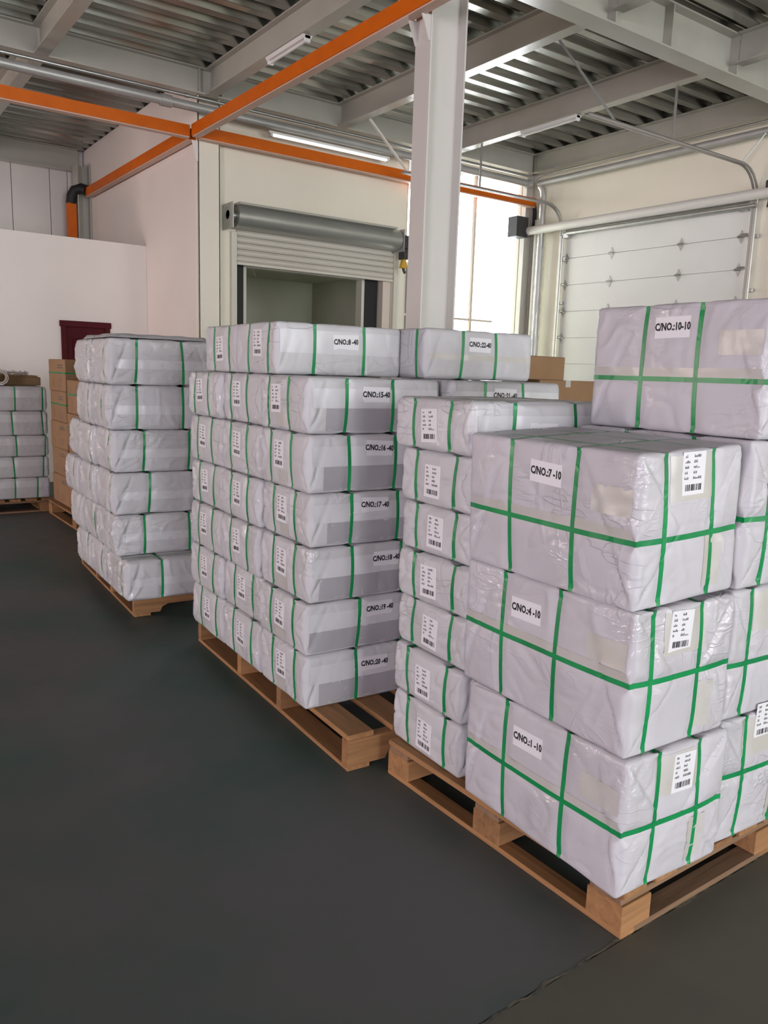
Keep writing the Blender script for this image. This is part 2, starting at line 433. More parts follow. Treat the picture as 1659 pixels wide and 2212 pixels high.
# steel beams
def ibeam(axis, c, a, b, z0, z1, w, tf=.014, tw=.010):
    p = [(-w/2, z0), (w/2, z0), (w/2, z0+tf), (tw/2, z0+tf), (tw/2, z1-tf), (w/2, z1-tf), (w/2, z1), (-w/2, z1), (-w/2, z1-tf), (-tw/2, z1-tf), (-tw/2, z0+tf), (-w/2, z0+tf)]
    return MB().prism([(c + u, v) for u, v in p], 'y' if axis == 'y' else 'x', a, b)
def beam(label, axis, c, a, b, z0, z1, w, stiff=()):
    o = thing('steel_beam', label, 'beam', group='painted steel ceiling beams')
    ibeam(axis, c, a, b, z0, z1 - .001, w).build('i_section', 'beam_paint', o)
    for s in stiff:
        m = MB()
        if axis == 'y': m.box((c - w/2 + .004, s - .006, z0 + .014), (c + w/2 - .004, s + .006, z1 - .016))
        else: m.box((s - .006, c - w/2 + .004, z0 + .014), (s + .006, c + w/2 - .004, z1 - .016))
        m.build('stiffener', 'beam_paint', o)
names = {5: 'grey secondary ceiling beam out of view to the upper left', 6: 'leftmost grey ceiling beam running into the picture at the upper left',
         7: 'ceiling beam above the orange rail with a white batten light under it', 8: 'ceiling beam passing right behind the white column',
         9: 'ceiling beam carrying the vertical hanger rod, second from the right wall', 10: 'grey ceiling beam tight along the top of the right wall'}
for i, xb in enumerate(beams_x):
    if i < 6: continue
    beam(names[i], 'y', xb, 4.79, YB - .15, 4.43, ZD, .13)
    if i < 8 and i > 5:
        beam(names[i].replace('running into the picture', 'continuing beyond the back beam') if i == 6 else 'far ceiling beam above the pinkish side wall', 'y', xb, YB - .02, YF - .05, 4.43, ZD, .13)
beam('long cream primary beam crossing the upper right corner', 'x', 4.78, XL + .05, XR - .02, 4.33, ZD, .2, stiff=(3.83, 5.53, 6.27, 7.28))
beam('grey edge beam along the top of the back wall', 'x', YB - .085, XL + .05, XR - .1, 4.43, ZD, .13, stiff=(3.70, 3.96))
beam('grey end beam at the far top left above the panelled wall', 'x', YF - .1, XL + .05, XP - .1, 4.37, ZD, .13)
for xb, lab in ((3.83, 'grey ceiling beam nearer than the white column at the top edge'), (5.53, 'ceiling beam stub meeting the cream primary beam at the top edge'), (7.28, 'grey ceiling beam meeting the cream primary beam at the right edge')):
    beam(lab, 'y', xb, YN + .1, 4.67, 4.43, ZD, .13)

# columns
def hcol(name, label, x0, x1, y0, y1, z1, m='column_paint'):
    o = thing(name, label, 'column', ((x0 + x1) / 2, (y0 + y1) / 2, 0))
    hx, hy, t = (x1 - x0) / 2, (y1 - y0) / 2, .014
    MB().bbox((-hx, -hy, 0), (-hx + t, hy, z1), .002).build('flange', m, o)
    MB().bbox((hx - t, -hy, 0), (hx, hy, z1), .002).build('flange', m, o)
    MB().box((-hx + t, -.006, 0), (hx - t, .006, z1)).build('web', m, o)
    MB().bbox((-hx - .06, -hy - .06, 0), (hx + .06, hy + .06, .02), .003).build('base_plate', m, o)
    return o
c = hcol('steel_column', 'tall off-white steel H column standing in the middle of the picture', 3.715, 4.045, 4.775, 4.955, 4.33)
for sy in (-.075, .075):
    MB().prism([(-.245, 4.02 - .055), (-.165, 4.02 - .055), (-.165, 3.80), (-.175, 3.80)], 'y', sy - .006, sy + .006).build('gusset', 'column_paint', c)
c = hcol('corner_column', 'cream clad column at the corner beside the roller door', 3.69, 3.95, YB - .10, YB - .002, ZD - .28, 'wall_white')
MB().box((-.13, -.049, .02), (.13, -.035, 4.40)).build('cladding', 'wall_white', c)
MB().prism([(-.20, 3.95), (-.13, 3.95), (-.13, 3.74), (-.145, 3.74)], 'y', -.05, -.036).build('gusset', 'wall_pink', c)
hcol('corner_column', 'grey steel column in the corner right of the bright window', 8.78, 8.96, YB - .09, YB - .002, 4.43, 'column_paint')
hcol('corner_column', 'grey steel column in the far left corner behind the orange drop', 3.50, 3.695, 12.98, 13.25, 4.43, 'beam_paint')

# ================================================================== orange rails
def rail(label, p0, p1, w=.10, h=.115):
    o = thing('orange_rail', label, 'rail', group='orange painted steel rails')
    MB().bar(p0, p1, w, h).build('channel', 'orange_paint', o)
    d = (Vector(p1) - Vector(p0)).normalized()
    q0 = Vector(p0); q1 = Vector(p1)
    if abs(d.z) < .5:
        MB().bar(q0 - Vector((0, 0, h / 2 + .006)), q1 - Vector((0, 0, h / 2 + .006)), w * .8, .012).build('lip', 'orange_lip', o)
    return o
ZO = 4.02
rail('orange rail running free from the column corner to the upper left', (XL + .02, 8.83, ZO), (3.57, 8.83, ZO))
rail('orange rail fixed along the back wall above the roller door and window', (3.685, 8.785, ZO), (8.86, 8.785, ZO))
rail('orange rail slanting across the ceiling from the corner to the white column', (3.63, YN + .02, ZO + .005), (3.63, 8.76, ZO + .005))
rail('orange rail along the pinkish side wall into the far corner', (3.63, 8.90, ZO), (3.63, 12.85, ZO))
o = rail('orange vertical drop standing in the far left corner above the partition', (3.42, 13.06, 0), (3.42, 13.06, 3.86), .12, .12)
MB().path([(3.42, 13.06, 3.86), (3.43, 13.05, 3.97), (3.47, 13.02, 4.05), (3.55, 12.95, 4.08), (3.61, 12.86, 4.04)], .075, 10).build('hose_elbow', 'black_rubber', o, True)
o = thing('black_hose', 'short black hose hanging from the end of the orange rail by the window', 'hose')
MB().path([(8.86, 8.79, 4.0), (8.885, 8.79, 3.97), (8.90, 8.79, 3.90), (8.902, 8.79, 3.76), (8.90, 8.80, 3.70)], .03, 10).build('hose', 'black_rubber', o, True)

# ================================================================== window
w = sthing('window_1', 'tall bright window beside the right corner')
m = MB()
T = .05
m.bbox((WX0, YB + .03, WZ0), (WX0 + T, YB + .10, WZ1), .003).bbox((WX1 - T, YB + .03, WZ0), (WX1, YB + .10, WZ1), .003)
m.bbox((WX0 + T, YB + .03, WZ0), (WX1 - T, YB + .10, WZ0 + T), .003).bbox((WX0 + T, YB + .03, WZ1 - T), (WX1 - T, YB + .10, WZ1), .003)
m.build('window_frame', 'window_frame', w)
MB().bbox((7.905, YB + .04, WZ0 + T), (7.945, YB + .09, WZ1 - T), .003).build('mullion', 'window_frame', w)
MB().bbox((7.545, YB + .045, WZ0 + T), (7.565, YB + .085, WZ1 - T), .003).build('mullion', 'window_frame', w)
MB().bbox((WX0 + T, YB + .045, 2.285), (8.36, YB + .085, 2.315), .003).build('glazing_bar', 'window_frame', w)
for a, b in ((WX0 + T, 7.545), (7.565, 7.905), (7.945, WX1 - T)):
    MB().box((a, YB + .062, WZ0 + T), (b, YB + .066, WZ1 - T)).build('pane', 'glass', w)
struct(MB().box((XL - 6, YF + .5, -.3), (XR + 12, YF + 30, -.15)).build('ground_outside', 'label_white'), 'pale yard ground outside the window')

# ================================================================== roller door (door_1)
d1 = sthing('door_1', 'half raised steel roller shutter with round housing')
# housing: rounded hood
prof = []
for k in range(13):
    a = math.pi * (.5 + k / 12 * 1.0)
    prof.append((8.80 + .125 * math.cos(a), 3.215 + .125 * math.sin(a)))
prof = [(8.93, 3.34)] + prof + [(8.93, 3.09)]
MB().prism(prof, 'x', 4.11, 6.42).build('shutter_housing', 'housing_steel', d1, True)
MB().box((4.10, 8.64, 3.32), (6.30, 8.94, 3.345)).build('hood_flashing', 'beam_paint', d1)
MB().path([(4.02, 8.80, 3.215), (4.11, 8.80, 3.215)], .05, 16).build('barrel_end', 'galvanised', d1, True)
MB().prism([(8.66, 3.06), (8.945, 3.06), (8.945, 3.34), (8.66, 3.34)], 'x', 4.02, 4.03).build('end_bracket', 'galvanised', d1)
MB().prism([(8.66, 3.06), (8.945, 3.06), (8.945, 3.34), (8.66, 3.34)], 'x', 6.425, 6.435).build('end_bracket', 'galvanised', d1)
mo = MB().bbox((6.44, 8.68, 3.10), (6.62, 8.90, 3.27), .01).build('shutter_motor', 'dark_plastic', d1)
MB().bbox((6.44, 8.66, 2.97), (6.54, 8.80, 3.09), .008).build('chain_box', 'dark_plastic', mo)
MB().path([(6.60, 8.75, 3.27), (6.66, 8.75, 3.27)], .05, 14).build('motor_cap', 'galvanised', mo, True)
# slats
zt = 3.09; k = 0
while zt > 2.74:
    h = .072
    zb = zt - h
    q = []
    for t in range(9):
        s = t / 8
        q.append((YB - .012 - .016 * math.sin(math.pi * s), zt - h * s * .94))
    poly = q + [(YB - .006, zb + .004), (YB - .006, zt)]
    MB().prism(poly, 'x', 4.19, 6.455).build('slat', 'curtain_steel', d1, True)
    zt = zb
MB().bbox((4.19, YB - .035, zt - .035), (6.455, YB - .002, zt), .004).build('bottom_bar', 'curtain_steel', d1)
MB().bbox((4.115, YB - .05, 0), (4.185, YB - .001, 3.06), .004).build('guide', 'frame_cream', d1)
MB().bbox((6.46, YB - .05, 0), (6.53, YB - .001, 3.06), .004).build('guide', 'frame_cream', d1)
b = MB(); ax, az = 6.475, 2.93
b.prism([(ax - .045, az - .07), (ax + .045, az - .07), (ax + .02, az + .07), (ax - .01, az + .07)], 'y', 8.70, 8.76)
b.build('pull_handle', 'yellow_plastic', d1)
MB().path([(ax, 8.73, 2.86), (ax + .02, 8.73, 2.82), (ax + .035, 8.73, 2.80)], .018, 8).build('pull_cord', 'dark_plastic', d1, True)
MB().path([(ax, 8.73, 2.99), (ax + .02, 8.74, 3.08)], .006, 6).build('chain', 'galvanised', d1)

# dock room seen through the opening
dr = MB()
X0, X1, Y0, Y1, Z1 = 4.0, 7.25, YB + .28, 12.4, 2.98
dr.box((X0 - .05, Y0, 0), (X0, Y1, Z1)).box((X1, Y0, 0), (X1 + .05, Y1, Z1)).box((X0, Y1, 0), (X1, Y1 + .05, Z1)).box((X0, Y0, Z1), (X1, Y1, Z1 + .05))
dr.box((X0, Y0, -.05), (X1, Y1, .001))
struct(dr.build('wall_dock', 'room_green'), 'dim greenish dock room behind the roller shutter')
dk = MB()
dk.box((DX0, YB + .15, 0), (4.36, YB + .27, 2.9)).box((6.13, YB + .15, 0), (6.33, YB + .27, 2.9)).box((4.36, YB + .15, 2.745), (6.13, YB + .27, 2.9))
dk.box((DX0, YB + .15, 2.9), (DX1, YB + .27, 3.1))
dk.build('dock_seal', 'black_rubber', d1)
MB().bbox((4.36, YB + .16, 0), (4.405, YB + .30, 2.745), .003).build('jamb', 'frame_cream', d1)
MB().bbox((6.085, YB + .16, 0), (6.13, YB + .30, 2.745), .003).build('jamb', 'frame_cream', d1)
MB().bbox((4.405, YB + .16, 2.70), (6.085, YB + .30, 2.745), .003).build('head', 'frame_cream', d1)
MB().bbox((6.33, YB + .02, 0), (6.455, YB + .13, 2.78), .004).build('timber_post', 'window_frame', d1)
bl = thing('light_bulb', 'small white bulb hanging from the dock room ceiling', 'lamp')
p = (4.98, 10.2, 2.98)
MB().path([(p[0], p[1], 2.98), (p[0], p[1], 2.90)], .035, 12).build('socket', 'lamp_white', bl, True)
MB().path([(p[0], p[1], 2.90), (p[0], p[1], 2.885), (p[0], p[1], 2.85), (p[0], p[1], 2.83)], .03, 12).build('bulb', 'lamp_white', bl, True)
tag(MB().path([(4.0, 10.2, 2.955), (7.2, 10.2, 2.955)], .018, 8).path([(4.98, 10.2, 2.955), (5.9, 11.9, 2.955)], .018, 8).build('ceiling_conduit', 'frame_cream', None, True), 'thin conduit under the dock room ceiling', 'conduit')

# ================================================================== sectional door (door_2)
d2 = sthing('door_2', 'closed white sectional loading door with steel hinges')
seams = [3.55, 3.19, 2.82, 2.45, 2.08, 1.71, 1.34, .97, .60, .23, .0]
for a, b in zip(seams[:-1], seams[1:]):
    MB().bbox((XR - .004, SY0, b + .002), (XR + .018, SY1, a - .002), .002).build('panel', 'door_panel', d2)
MB().box((XR + .02, SY0 - .05, 0), (XR + .06, SY1 + .05, SZ + .05)).build('light_stop', 'door_panel', d2)  # unseen sheet added to stop light leaking through the panel seams
def hinge(y, z):
    m = MB()
    m.prism([(y, z - .075), (y + .03, z - .015), (y + .03, z + .015), (y, z + .075), (y - .03, z + .015), (y - .03, z - .015)], 'x', XR - .012, XR - .003)
    m.path([(XR - .02, y - .04, z), (XR - .02, y + .04, z)], .014, 8)
    return m
for z in seams[1:5]:
    for y in (5.50, 6.30, 7.37, 8.16):
        hinge(y, z).build('hinge', 'galvanised', d2)
        if y in (5.50, 8.16):
            e = -1 if y < 6 else 1
            MB().path([(XR - .05, y - .02, z + .01), (XR - .05, y + e * .10, z + .01)], .017, 8).build('roller', 'galvanised', d2, True)
for y in (5.47, 8.14):
    MB().bbox((XR - .09, y - .05, 3.46), (XR - .004, y + .05, 3.53), .006).build('top_bracket', 'galvanised', d2)
MB().bbox((XR - .05, SY0 + .02, 3.555), (XR - .003, SY1 - .02, 3.60), .004).build('lintel_seal', 'galvanised', d2)
# tracks: vertical, bend, horizontal
for y, xe in ((5.34, 6.0), (8.23, 6.05)):
    for dy in (-.022, .022):
        pth = [(XR - .07, y + dy, .02), (XR - .07, y + dy, 3.55)]
        for k in range(1, 8):
            a = math.pi / 2 * k / 7
            pth.append((XR - .07 - .35 * (1 - math.cos(a)), y + dy, 3.55 + .35 * math.sin(a)))
        pth.append((xe, y + dy, 3.90))
        MB().path(pth, .014, 6).build('track', 'track_steel', d2, True)
    MB().bbox((XR - .09, y - .02, .02), (XR - .05, y + .02, 3.5), .003).build('track_web', 'track_steel', d2)
    for z in (.6, 1.5, 2.55, 3.15):
        MB().bbox((XR - .06, y - .075, z), (XR - .002, y + .0, z + .04), .004).build('track_bracket', 'galvanised', d2)
MB().path([(XR - .20, 5.0, 3.595), (XR - .20, 8.80, 3.615)], .058, 18).build('torsion_tube', 'pipe_white', d2, True)
MB().path([(XR - .10, 5.30, 3.50), (XR - .10, 8.10, 3.52)], .028, 12).build('shaft', 'galvanised', d2, True)
MB().prism([(8.76, 3.52), (9.0 - .06, 3.52), (9.0 - .06, 3.80), (8.76, 3.80)], 'x', 8.52, 8.75).build('control_box', 'dark_plastic', d2)
MB().bbox((XR - .24, 5.00, 3.60), (XR - .06, 5.14, 3.72), .01).build('drum_motor', 'dark_plastic', d2)
MB().path([(XR - .17, 5.10, 3.58), (XR - .17, 5.10, 3.50), (XR - .17, 5.11, 3.44)], .028, 10).build('release_handle', 'dark_plastic', d2, True)

# dark red panelled door in the partition (door_3)
d3 = sthing('door_3', 'dark red panelled door in the low partition')
MB().bbox((2.60, 10.57, 0), (2.66, 10.68, 2.0), .004).build('door_frame', 'dark_red', d3)
MB().bbox((3.14, 10.57, 0), (3.20, 10.68, 2.0), .004).build('door_frame', 'dark_red', d3)
MB().bbox((2.585, 10.565, 1.94), (3.215, 10.68, 2.015), .006).build('door_frame', 'dark_red', d3)
lf = MB().bbox((2.66, 10.60, .01), (3.14, 10.65, 1.94), .003).build('door_leaf', 'dark_red', d3)
for z0, z1 in ((.15, .85), (.98, 1.80)):
    MB().bbox((2.74, 10.588, z0), (3.06, 10.604, z1), .010).build('raised_panel', 'dark_red', lf)

# ================================================================== pipes, conduits, hangers, lamps
def pipe(name, label, pts, r, m='pipe_grey', cat='pipe', couplings=()):
    o = thing(name, label, cat)
    MB().path(pts, r, 12).build('tube', m, o, True)
    for p0, p1 in couplings: MB().path([p0, p1], r * 1.3, 12).build('coupling', m, o, True)
    return o
pipe('water_pipe', 'thick grey pipe along the top of the back wall', [(XL + .02, 8.72, 4.25), (8.70, 8.72, 4.25)], .048,
     couplings=[((3.22, 8.72, 4.25), (3.34, 8.72, 4.25)), ((7.28, 8.72, 4.25), (7.36, 8.72, 4.25)), ((8.62, 8.72, 4.25), (8.70, 8.72, 4.25))])
pipe('conduit', 'thin conduit above the thick pipe on the back wall', [(XL + .02, 8.74, 4.355), (8.72, 8.74, 4.355)], .018, 'galvanised', 'conduit',
     [((3.50, 8.74, 4.355), (3.54, 8.74, 4.355)), ((5.12, 8.74, 4.355), (5.16, 8.74, 4.355))])
pipe('water_pipe', 'thick white pipe along the top of the right wall', [(8.77, YN + .1, 4.25), (8.77, 8.62, 4.25)], .042, 'pipe_grey')
pipe('conduit', 'thin conduit above the thick pipe on the right wall', [(8.80, YN + .1, 4.365), (8.80, 8.62, 4.365)], .014, 'galvanised', 'conduit')
pipe('down_pipe', 'shiny film-wrapped down pipe in the corner beside the window', [(8.82, 8.56, .02), (8.82, 8.56, 4.08), (8.815, 8.57, 4.16), (8.79, 8.60, 4.22)], .045, 'galvanised')
pipe('down_pipe', 'cream down pipe next to the corner column', [(8.90, 8.72, .02), (8.90, 8.72, 3.78)], .04, 'pipe_white')
# wrapping film around the shiny down pipe
m = MB(); random.seed(3); rings = []
for i in range(70):
    z = .05 + i * .052
    if z > 3.4: break
    rings.append([(8.82 + (.056 + random.uniform(-.006, .012)) * math.cos(k * math.pi / 6), 8.56 + (.056 + random.uniform(-.006, .012)) * math.sin(k * math.pi / 6), z) for k in range(12)])
vs = [p for r_ in rings for p in r_]
m.add(vs, [(i * 12 + k, i * 12 + (k + 1) % 12, (i + 1) * 12 + (k + 1) % 12, (i + 1) * 12 + k) for i in range(len(rings) - 1) for k in range(12)])
tag(m.build('plastic_film', 'film', None, True), 'loose clear film wrapped around the shiny down pipe', 'film')
# clips on the back wall pipe
for xc in (2.2, 3.62, 5.4, 6.5):
    pass
def hanger(label, p0, p1, w=.022):
    o = thing('hanger_rod', label, 'rod', group='rods that hang the door tracks')
    MB().bar(p0, p1, w, w * .5).build('rod', 'pipe_white' if w > .03 else 'galvanised', o)
    return o
hanger('long thin rod slanting from the ceiling to the near door track end', (5.60, 5.36, 4.43), (6.43, 5.36, 3.92), .02)
hanger('vertical rod from the second ceiling beam to the near door track', (7.325, 5.36, 4.43), (7.325, 5.36, 3.91), .028)
hanger('short slanting stay from the right wall pipe to the bend of the near track', (8.76, 5.20, 4.24), (8.58, 5.345, 3.92), .026)
hanger('vertical rod from the second ceiling beam to the far door track', (7.30, 8.23, 4.43), (7.30, 8.23, 3.91), .026)
hanger('white slanting flat bar from the middle beam to the end of the far track', (5.59, 8.30, 4.43), (6.14, 8.25, 3.92), .036)
hanger('short dark stay at the corner end of the right wall beam', (8.95, 8.35, 4.52), (8.72, 8.62, 4.30), .03)
for (x, ya, yb_, lab) in ((3.83, 6.70, 7.42, 'white batten lamp under the ceiling beam above the orange rail'), (7.28, 6.60, 7.47, 'white batten lamp under the beam near the right wall')):
    o = thing('batten_lamp', lab, 'lamp', (x, (ya + yb_) / 2, 4.43), group='batten lamps under the beams')
    L_ = (yb_ - ya) / 2
    MB().prism([(-.035, -.03), (.035, -.03), (.05, -.002), (-.05, -.002)], 'y', -L_, L_).build('housing', 'lamp_white', o)
    MB().path([(0, -L_ + .02, -.042), (0, L_ - .02, -.042)], .013, 10).build('tube', 'lamp_white', o, True)
    for s in (-1, 1): MB().bbox((-.03, s * (L_ - .012) - .012, -.062), (.03, s * (L_ - .012) + .012, -.002), .004).build('end_cap', 'lamp_white', o)
o = thing('bright_strip', 'long glowing white strip on the back wall under the pipe', 'lamp', (5.35, 8.74, 4.16))  # bright streak under the pipe, built as a weakly glowing tube
MB().bbox((-.85, -.02, .0), (.85, .03, .03), .004).build('housing', 'lamp_white', o)
MB().path([(-.80, -.012, -.016), (.80, -.012, -.016)], .014, 10).build('tube', 'strip_glow', o, True)
for s in (-1, 1): MB().bbox((s * .82 - .015, -.03, -.032), (s * .82 + .015, .02, .004), .004).build('strip_end', 'lamp_white', o)

# ================================================================== pallets
def board(dims, loc, parent, name='deck_board', m='wood', along='x', jit=0.0):
    lx, ly, lz = dims
    me = MB().bbox((-lx / 2, -ly / 2, 0), (lx / 2, ly / 2, lz), .0025).mesh(name)
    o = put(name, me, m, parent)
    o.location = loc
    if along == 'y': o.rotation_euler = (0, 0, math.pi / 2 + jit)
    else: o.rotation_euler = (0, 0, jit)
    return o
def block_pallet(label, org, rz, W, L, bx, by, bw=.125, bl=.125, hgt=.137, bb=.10):
    """blocks, bottom perimeter boards, cross boards, deck; W along x, L along y"""
    t = thing('wooden_pallet', label, 'pallet', (org[0], org[1], 0), rz)
    zb = .018
    for x in bx: board((L, bb, zb), (x + bb / 2 if x < W * .3 else x + bw / 2, L / 2, 0), t, 'bottom_board', 'wood', 'y')
    for y in (0, L - bb):
        for a, b in zip(bx[:-1], bx[1:]):
            xa = a + bb if a < W * .3 else a + bw / 2 + bb / 2; xb_ = b + bw / 2 - bb / 2
            board((xb_ - xa - .002, bb, zb), ((xa + xb_) / 2, y + bb / 2, 0), t, 'bottom_board', 'wood_dark', 'x')
    for x in bx:
        for y in by:
            board((bw, bl, hgt - zb - .040), (x + bw / 2, y + bl / 2, zb), t, 'block', 'wood', 'x')
    for y in by: board((W, .11, .020), (W / 2, y + bl / 2, hgt - .040), t, 'cross_board', 'wood_dark', 'x')
    n = int(W // .135); gap = (W - n * .10) / (n - 1)
    for i in range(n): board((L, .10, .020), (.05 + i * (.10 + gap), L / 2, hgt - .020), t, 'deck_board', 'wood', 'y')
    return t
def stringer_pallet(label, org, rz, W, L, sy, hgt=.145, notch=True, nboards=7):
    """stringers along x at the given y positions, deck boards along y"""
    t = thing('wooden_pallet', label, 'pallet', (org[0], org[1], 0), rz)
    zb, zt = .018, .022
    h = hgt - zb - zt
    for y in sy:
        poly = [(0, 0)]
        for (a, b) in ((W * .13, W * .40), (W * .60, W * .87)):
            poly += [(a, 0), (a + .015, .03), (a + .05, .045), (b - .05, .045), (b - .015, .03), (b, 0)]
        poly += [(W, 0), (W, h), (0, h)]
        me = MB().prism(poly, 'y', 0, .045).mesh('stringer')
        o = put('stringer', me, 'wood', t); o.location = (0, y, zb)
    for x in (.05, W / 2, W - .05): board((L, .10, zb), (x, L / 2, 0), t, 'bottom_board', 'wood', 'y')
    bw = .115; gap = (W - nboards * bw) / (nboards - 1)
    for i in range(nboards): board((L, bw, zt), (bw / 2 + i * (bw + gap), L / 2, hgt - zt), t, 'deck_board', 'wood', 'y')
    return t
block_pallet('pine block pallet under the largest strapped parcels at the right', (1.684, 1.173), 0, 1.36, 1.085, (0, .665, 1.235), (0, .48, .96), bb=.062)
stringer_pallet('pale stringer pallet with notched end sticking out under the middle stack', (1.557, 2.344), R(-3.4), 1.30, 1.68, (0, .60, 1.06, 1.635))
stringer_pallet('stringer pallet under the left stack of crumpled parcels', (1.493, 4.636 - .03), R(-3.6), 1.2, 1.5, (0, .55, .98, 1.455))
block_pallet('dark pallet under the far left stack below the dark red door', (.80, 8.51), R(-1.2), 1.14, 1.0, (0, .50, 1.015), (0, .43, .875), hgt=.135)

# ================================================================== parcels
rng0 = np.random.RandomState(11)
PERM = rng0.permutation(512); PERM = np.concatenate([PERM, PERM, PERM])
GRAD = rng0.normal(size=(512, 3)); GRAD /= np.linalg.norm(GRAD, axis=1)[:, None]
def pn(P):
    """gradient noise, about -1..1"""
    I = np.floor(P).astype(int); F = P - I; I &= 511
    U = F * F * F * (F * (F * 6 - 15) + 10)
    out = 0
    for dx in (0, 1):
        wx = U[:, 0] if dx else 1 - U[:, 0]
        hx = PERM[(I[:, 0] + dx) & 511]
        for dy in (0, 1):
            wy = U[:, 1] if dy else 1 - U[:, 1]
            hy = PERM[hx + ((I[:, 1] + dy) & 511)]
            for dz in (0, 1):
                wz = U[:, 2] if dz else 1 - U[:, 2]
                h = PERM[hy + ((I[:, 2] + dz) & 511)] & 511
                G = GRAD[h]
                d = G[:, 0] * (F[:, 0] - dx) + G[:, 1] * (F[:, 1] - dy) + G[:, 2] * (F[:, 2] - dz)
                out = out + wx * wy * wz * d
    return out * 1.5

class Parcel:
    """a wrapped carton; box centred on x,y with its base at z=0; faces -x and -y carry the labels"""
    def __init__(s, dims, seed, straps, flats=(), tapes=(), amp=1.0, r=.016, long='x', pinch=1.0):
        s.d = np.array(dims, float); s.seed = seed; s.straps = straps; s.flats = list(flats); s.tapes = list(tapes)
        s.amp = amp; s.r = r; s.long = long; s.pinch = pinch
        s.off = np.random.RandomState(seed).uniform(0, 300, 3)
        s.rs = np.random.RandomState(seed + 7)
        s.ang = s.rs.uniform(.5, .9, 16)
        s.flat_d = {}
        for i, f in enumerate(s.flats):
            axis, u, z, w, h = f
            p = s.fpoint(axis, np.array([u]), np.array([z]))
            s.flat_d[i] = float(s.disp(p, axis, True)[0])
    def fpoint(s, axis, u, z):
        lx, ly, lz = s.d
        if axis == '-x': return np.stack([np.full_like(u, -lx / 2), u, z], 1)
        if axis == '-y': return np.stack([u, np.full_like(u, -ly / 2), z], 1)
        if axis == '+x': return np.stack([np.full_like(u, lx / 2), u, z], 1)
        return np.stack([u, np.full_like(u, ly / 2), z], 1)
    def disp(s, p, axis, low=False):
        """outward displacement for points on one undeformed face"""
        lx, ly, lz = s.d
        hx, hy = lx / 2, ly / 2
        A = s.amp
        X, Y, Z = p[:, 0], p[:, 1], p[:, 2]
        if axis in ('-x', '+x'): a, b, u, v = hy, lz / 2, Y, Z - lz / 2
        elif axis in ('-y', '+y'): a, b, u, v = hx, lz / 2, X, Z - lz / 2
        else: a, b, u, v = hx, hy, X, Y
        side = axis[1] != 'z'
        q = p + s.off
        bul = (1 - (u / a) ** 2).clip(0, 1) * (1 - (v / b) ** 2).clip(0, 1)
        d = .0045 * A * bul * (1 if side else .25)
        d = d + .0024 * A * pn(q * 5.0) * (1 if side else .3)
        if low: return d
        # creases: warped ridges
        wv = np.stack([pn(q * 3.1 + 11), pn(q * 3.1 + 23), pn(q * 3.1 + 37)], 1)
        st = np.array([9., 9., 4.5]) if side else np.array([7., 7., 7.])
        pm = ((pn(q * 2.4 + 70) + .15) / .5).clip(0, 1)
        rd = 1 - np.abs(pn(q * st * .75 + wv * 1.3))
        cr = .0040 * A * ((rd - .88) / .12).clip(0, 1) * pm
        rd2 = 1 - np.abs(pn(q * np.array([4., 4., 11.]) + wv * 1.8 + 50))
        cr = cr - .0032 * A * ((rd2 - .90) / .10).clip(0, 1) * (1 - pm * .6)
        cr = cr + .0007 * A * pn(q * 22)
        # folded ends: side flaps make triangles from the corners
        end = (axis[1] == s.long)
        if end:
            tb = v + b; tt = b - v
            for sg in (-1, 1):
                m = np.minimum(tb, tt) * s.ang[2 + sg] - (a + sg * u)
                cr = cr + .0050 * A / (1 + np.exp(-m / .0022)) - .0055 * A * np.exp(-((m + .003) / .0055) ** 2)
            mm = v - .1 * b * pn(q * 3)
            cr = cr - .0025 * A * np.exp(-(mm / .006) ** 2)
        elif side:
            # corner folds low down near the ends
            for i, sg in enumerate((-1, 1)):
                t = a + sg * u; h = v + b
                m = h * s.ang[6 + i] * .55 - t + .01 * pn(q * 9)
                cr = cr + (.0055 * A / (1 + np.exp(-m / .0025)) - .0065 * A * np.exp(-((m + .003) / .0060) ** 2)) * (1 / (1 + np.exp((h - lz * .75) / .03)))
        if not side: cr = cr * .35
        mask = np.ones(len(p)); pin = np.zeros(len(p))
        ex = np.minimum(a - np.abs(u), b - np.abs(v)).clip(0, None)
        for ax, cs in s.straps.items():
            if ax == axis[1]: continue
            co = {'x': X, 'y': Y, 'z': Z}[ax]
            for c in cs:
                dd = np.abs(co - c)
                mask = np.minimum(mask, 1 - np.exp(-(dd / .017) ** 2))
                pin = np.maximum(pin, np.exp(-(dd / .020) ** 2) * (.0035 + .0065 * np.exp(-ex / .03)))
        for (tx, u0, u1, z0, z1, _m) in s.tapes:
            if tx == axis and side:
                ins = np.minimum(np.minimum(u - u0, u1 - u), np.minimum(Z - z0, z1 - Z))
                mask = np.minimum(mask, 1 - .6 / (1 + np.exp(-ins / .004)))
        d = d + cr * mask - pin * A * s.pinch
        for i, (fx, fu, fz, w, h) in enumerate(s.flats):
            if fx == axis:
                ins = np.minimum(w / 2 - np.abs(u - fu), h / 2 - np.abs(Z - fz))
                k = 1 / (1 + np.exp(-(ins + .004) / .0015))
                d = d * (1 - k) + s.flat_d[i] * k
        # keep tops and bottoms in their layer
        if axis[1] == 'z': d = np.minimum(d, .001)
        return d
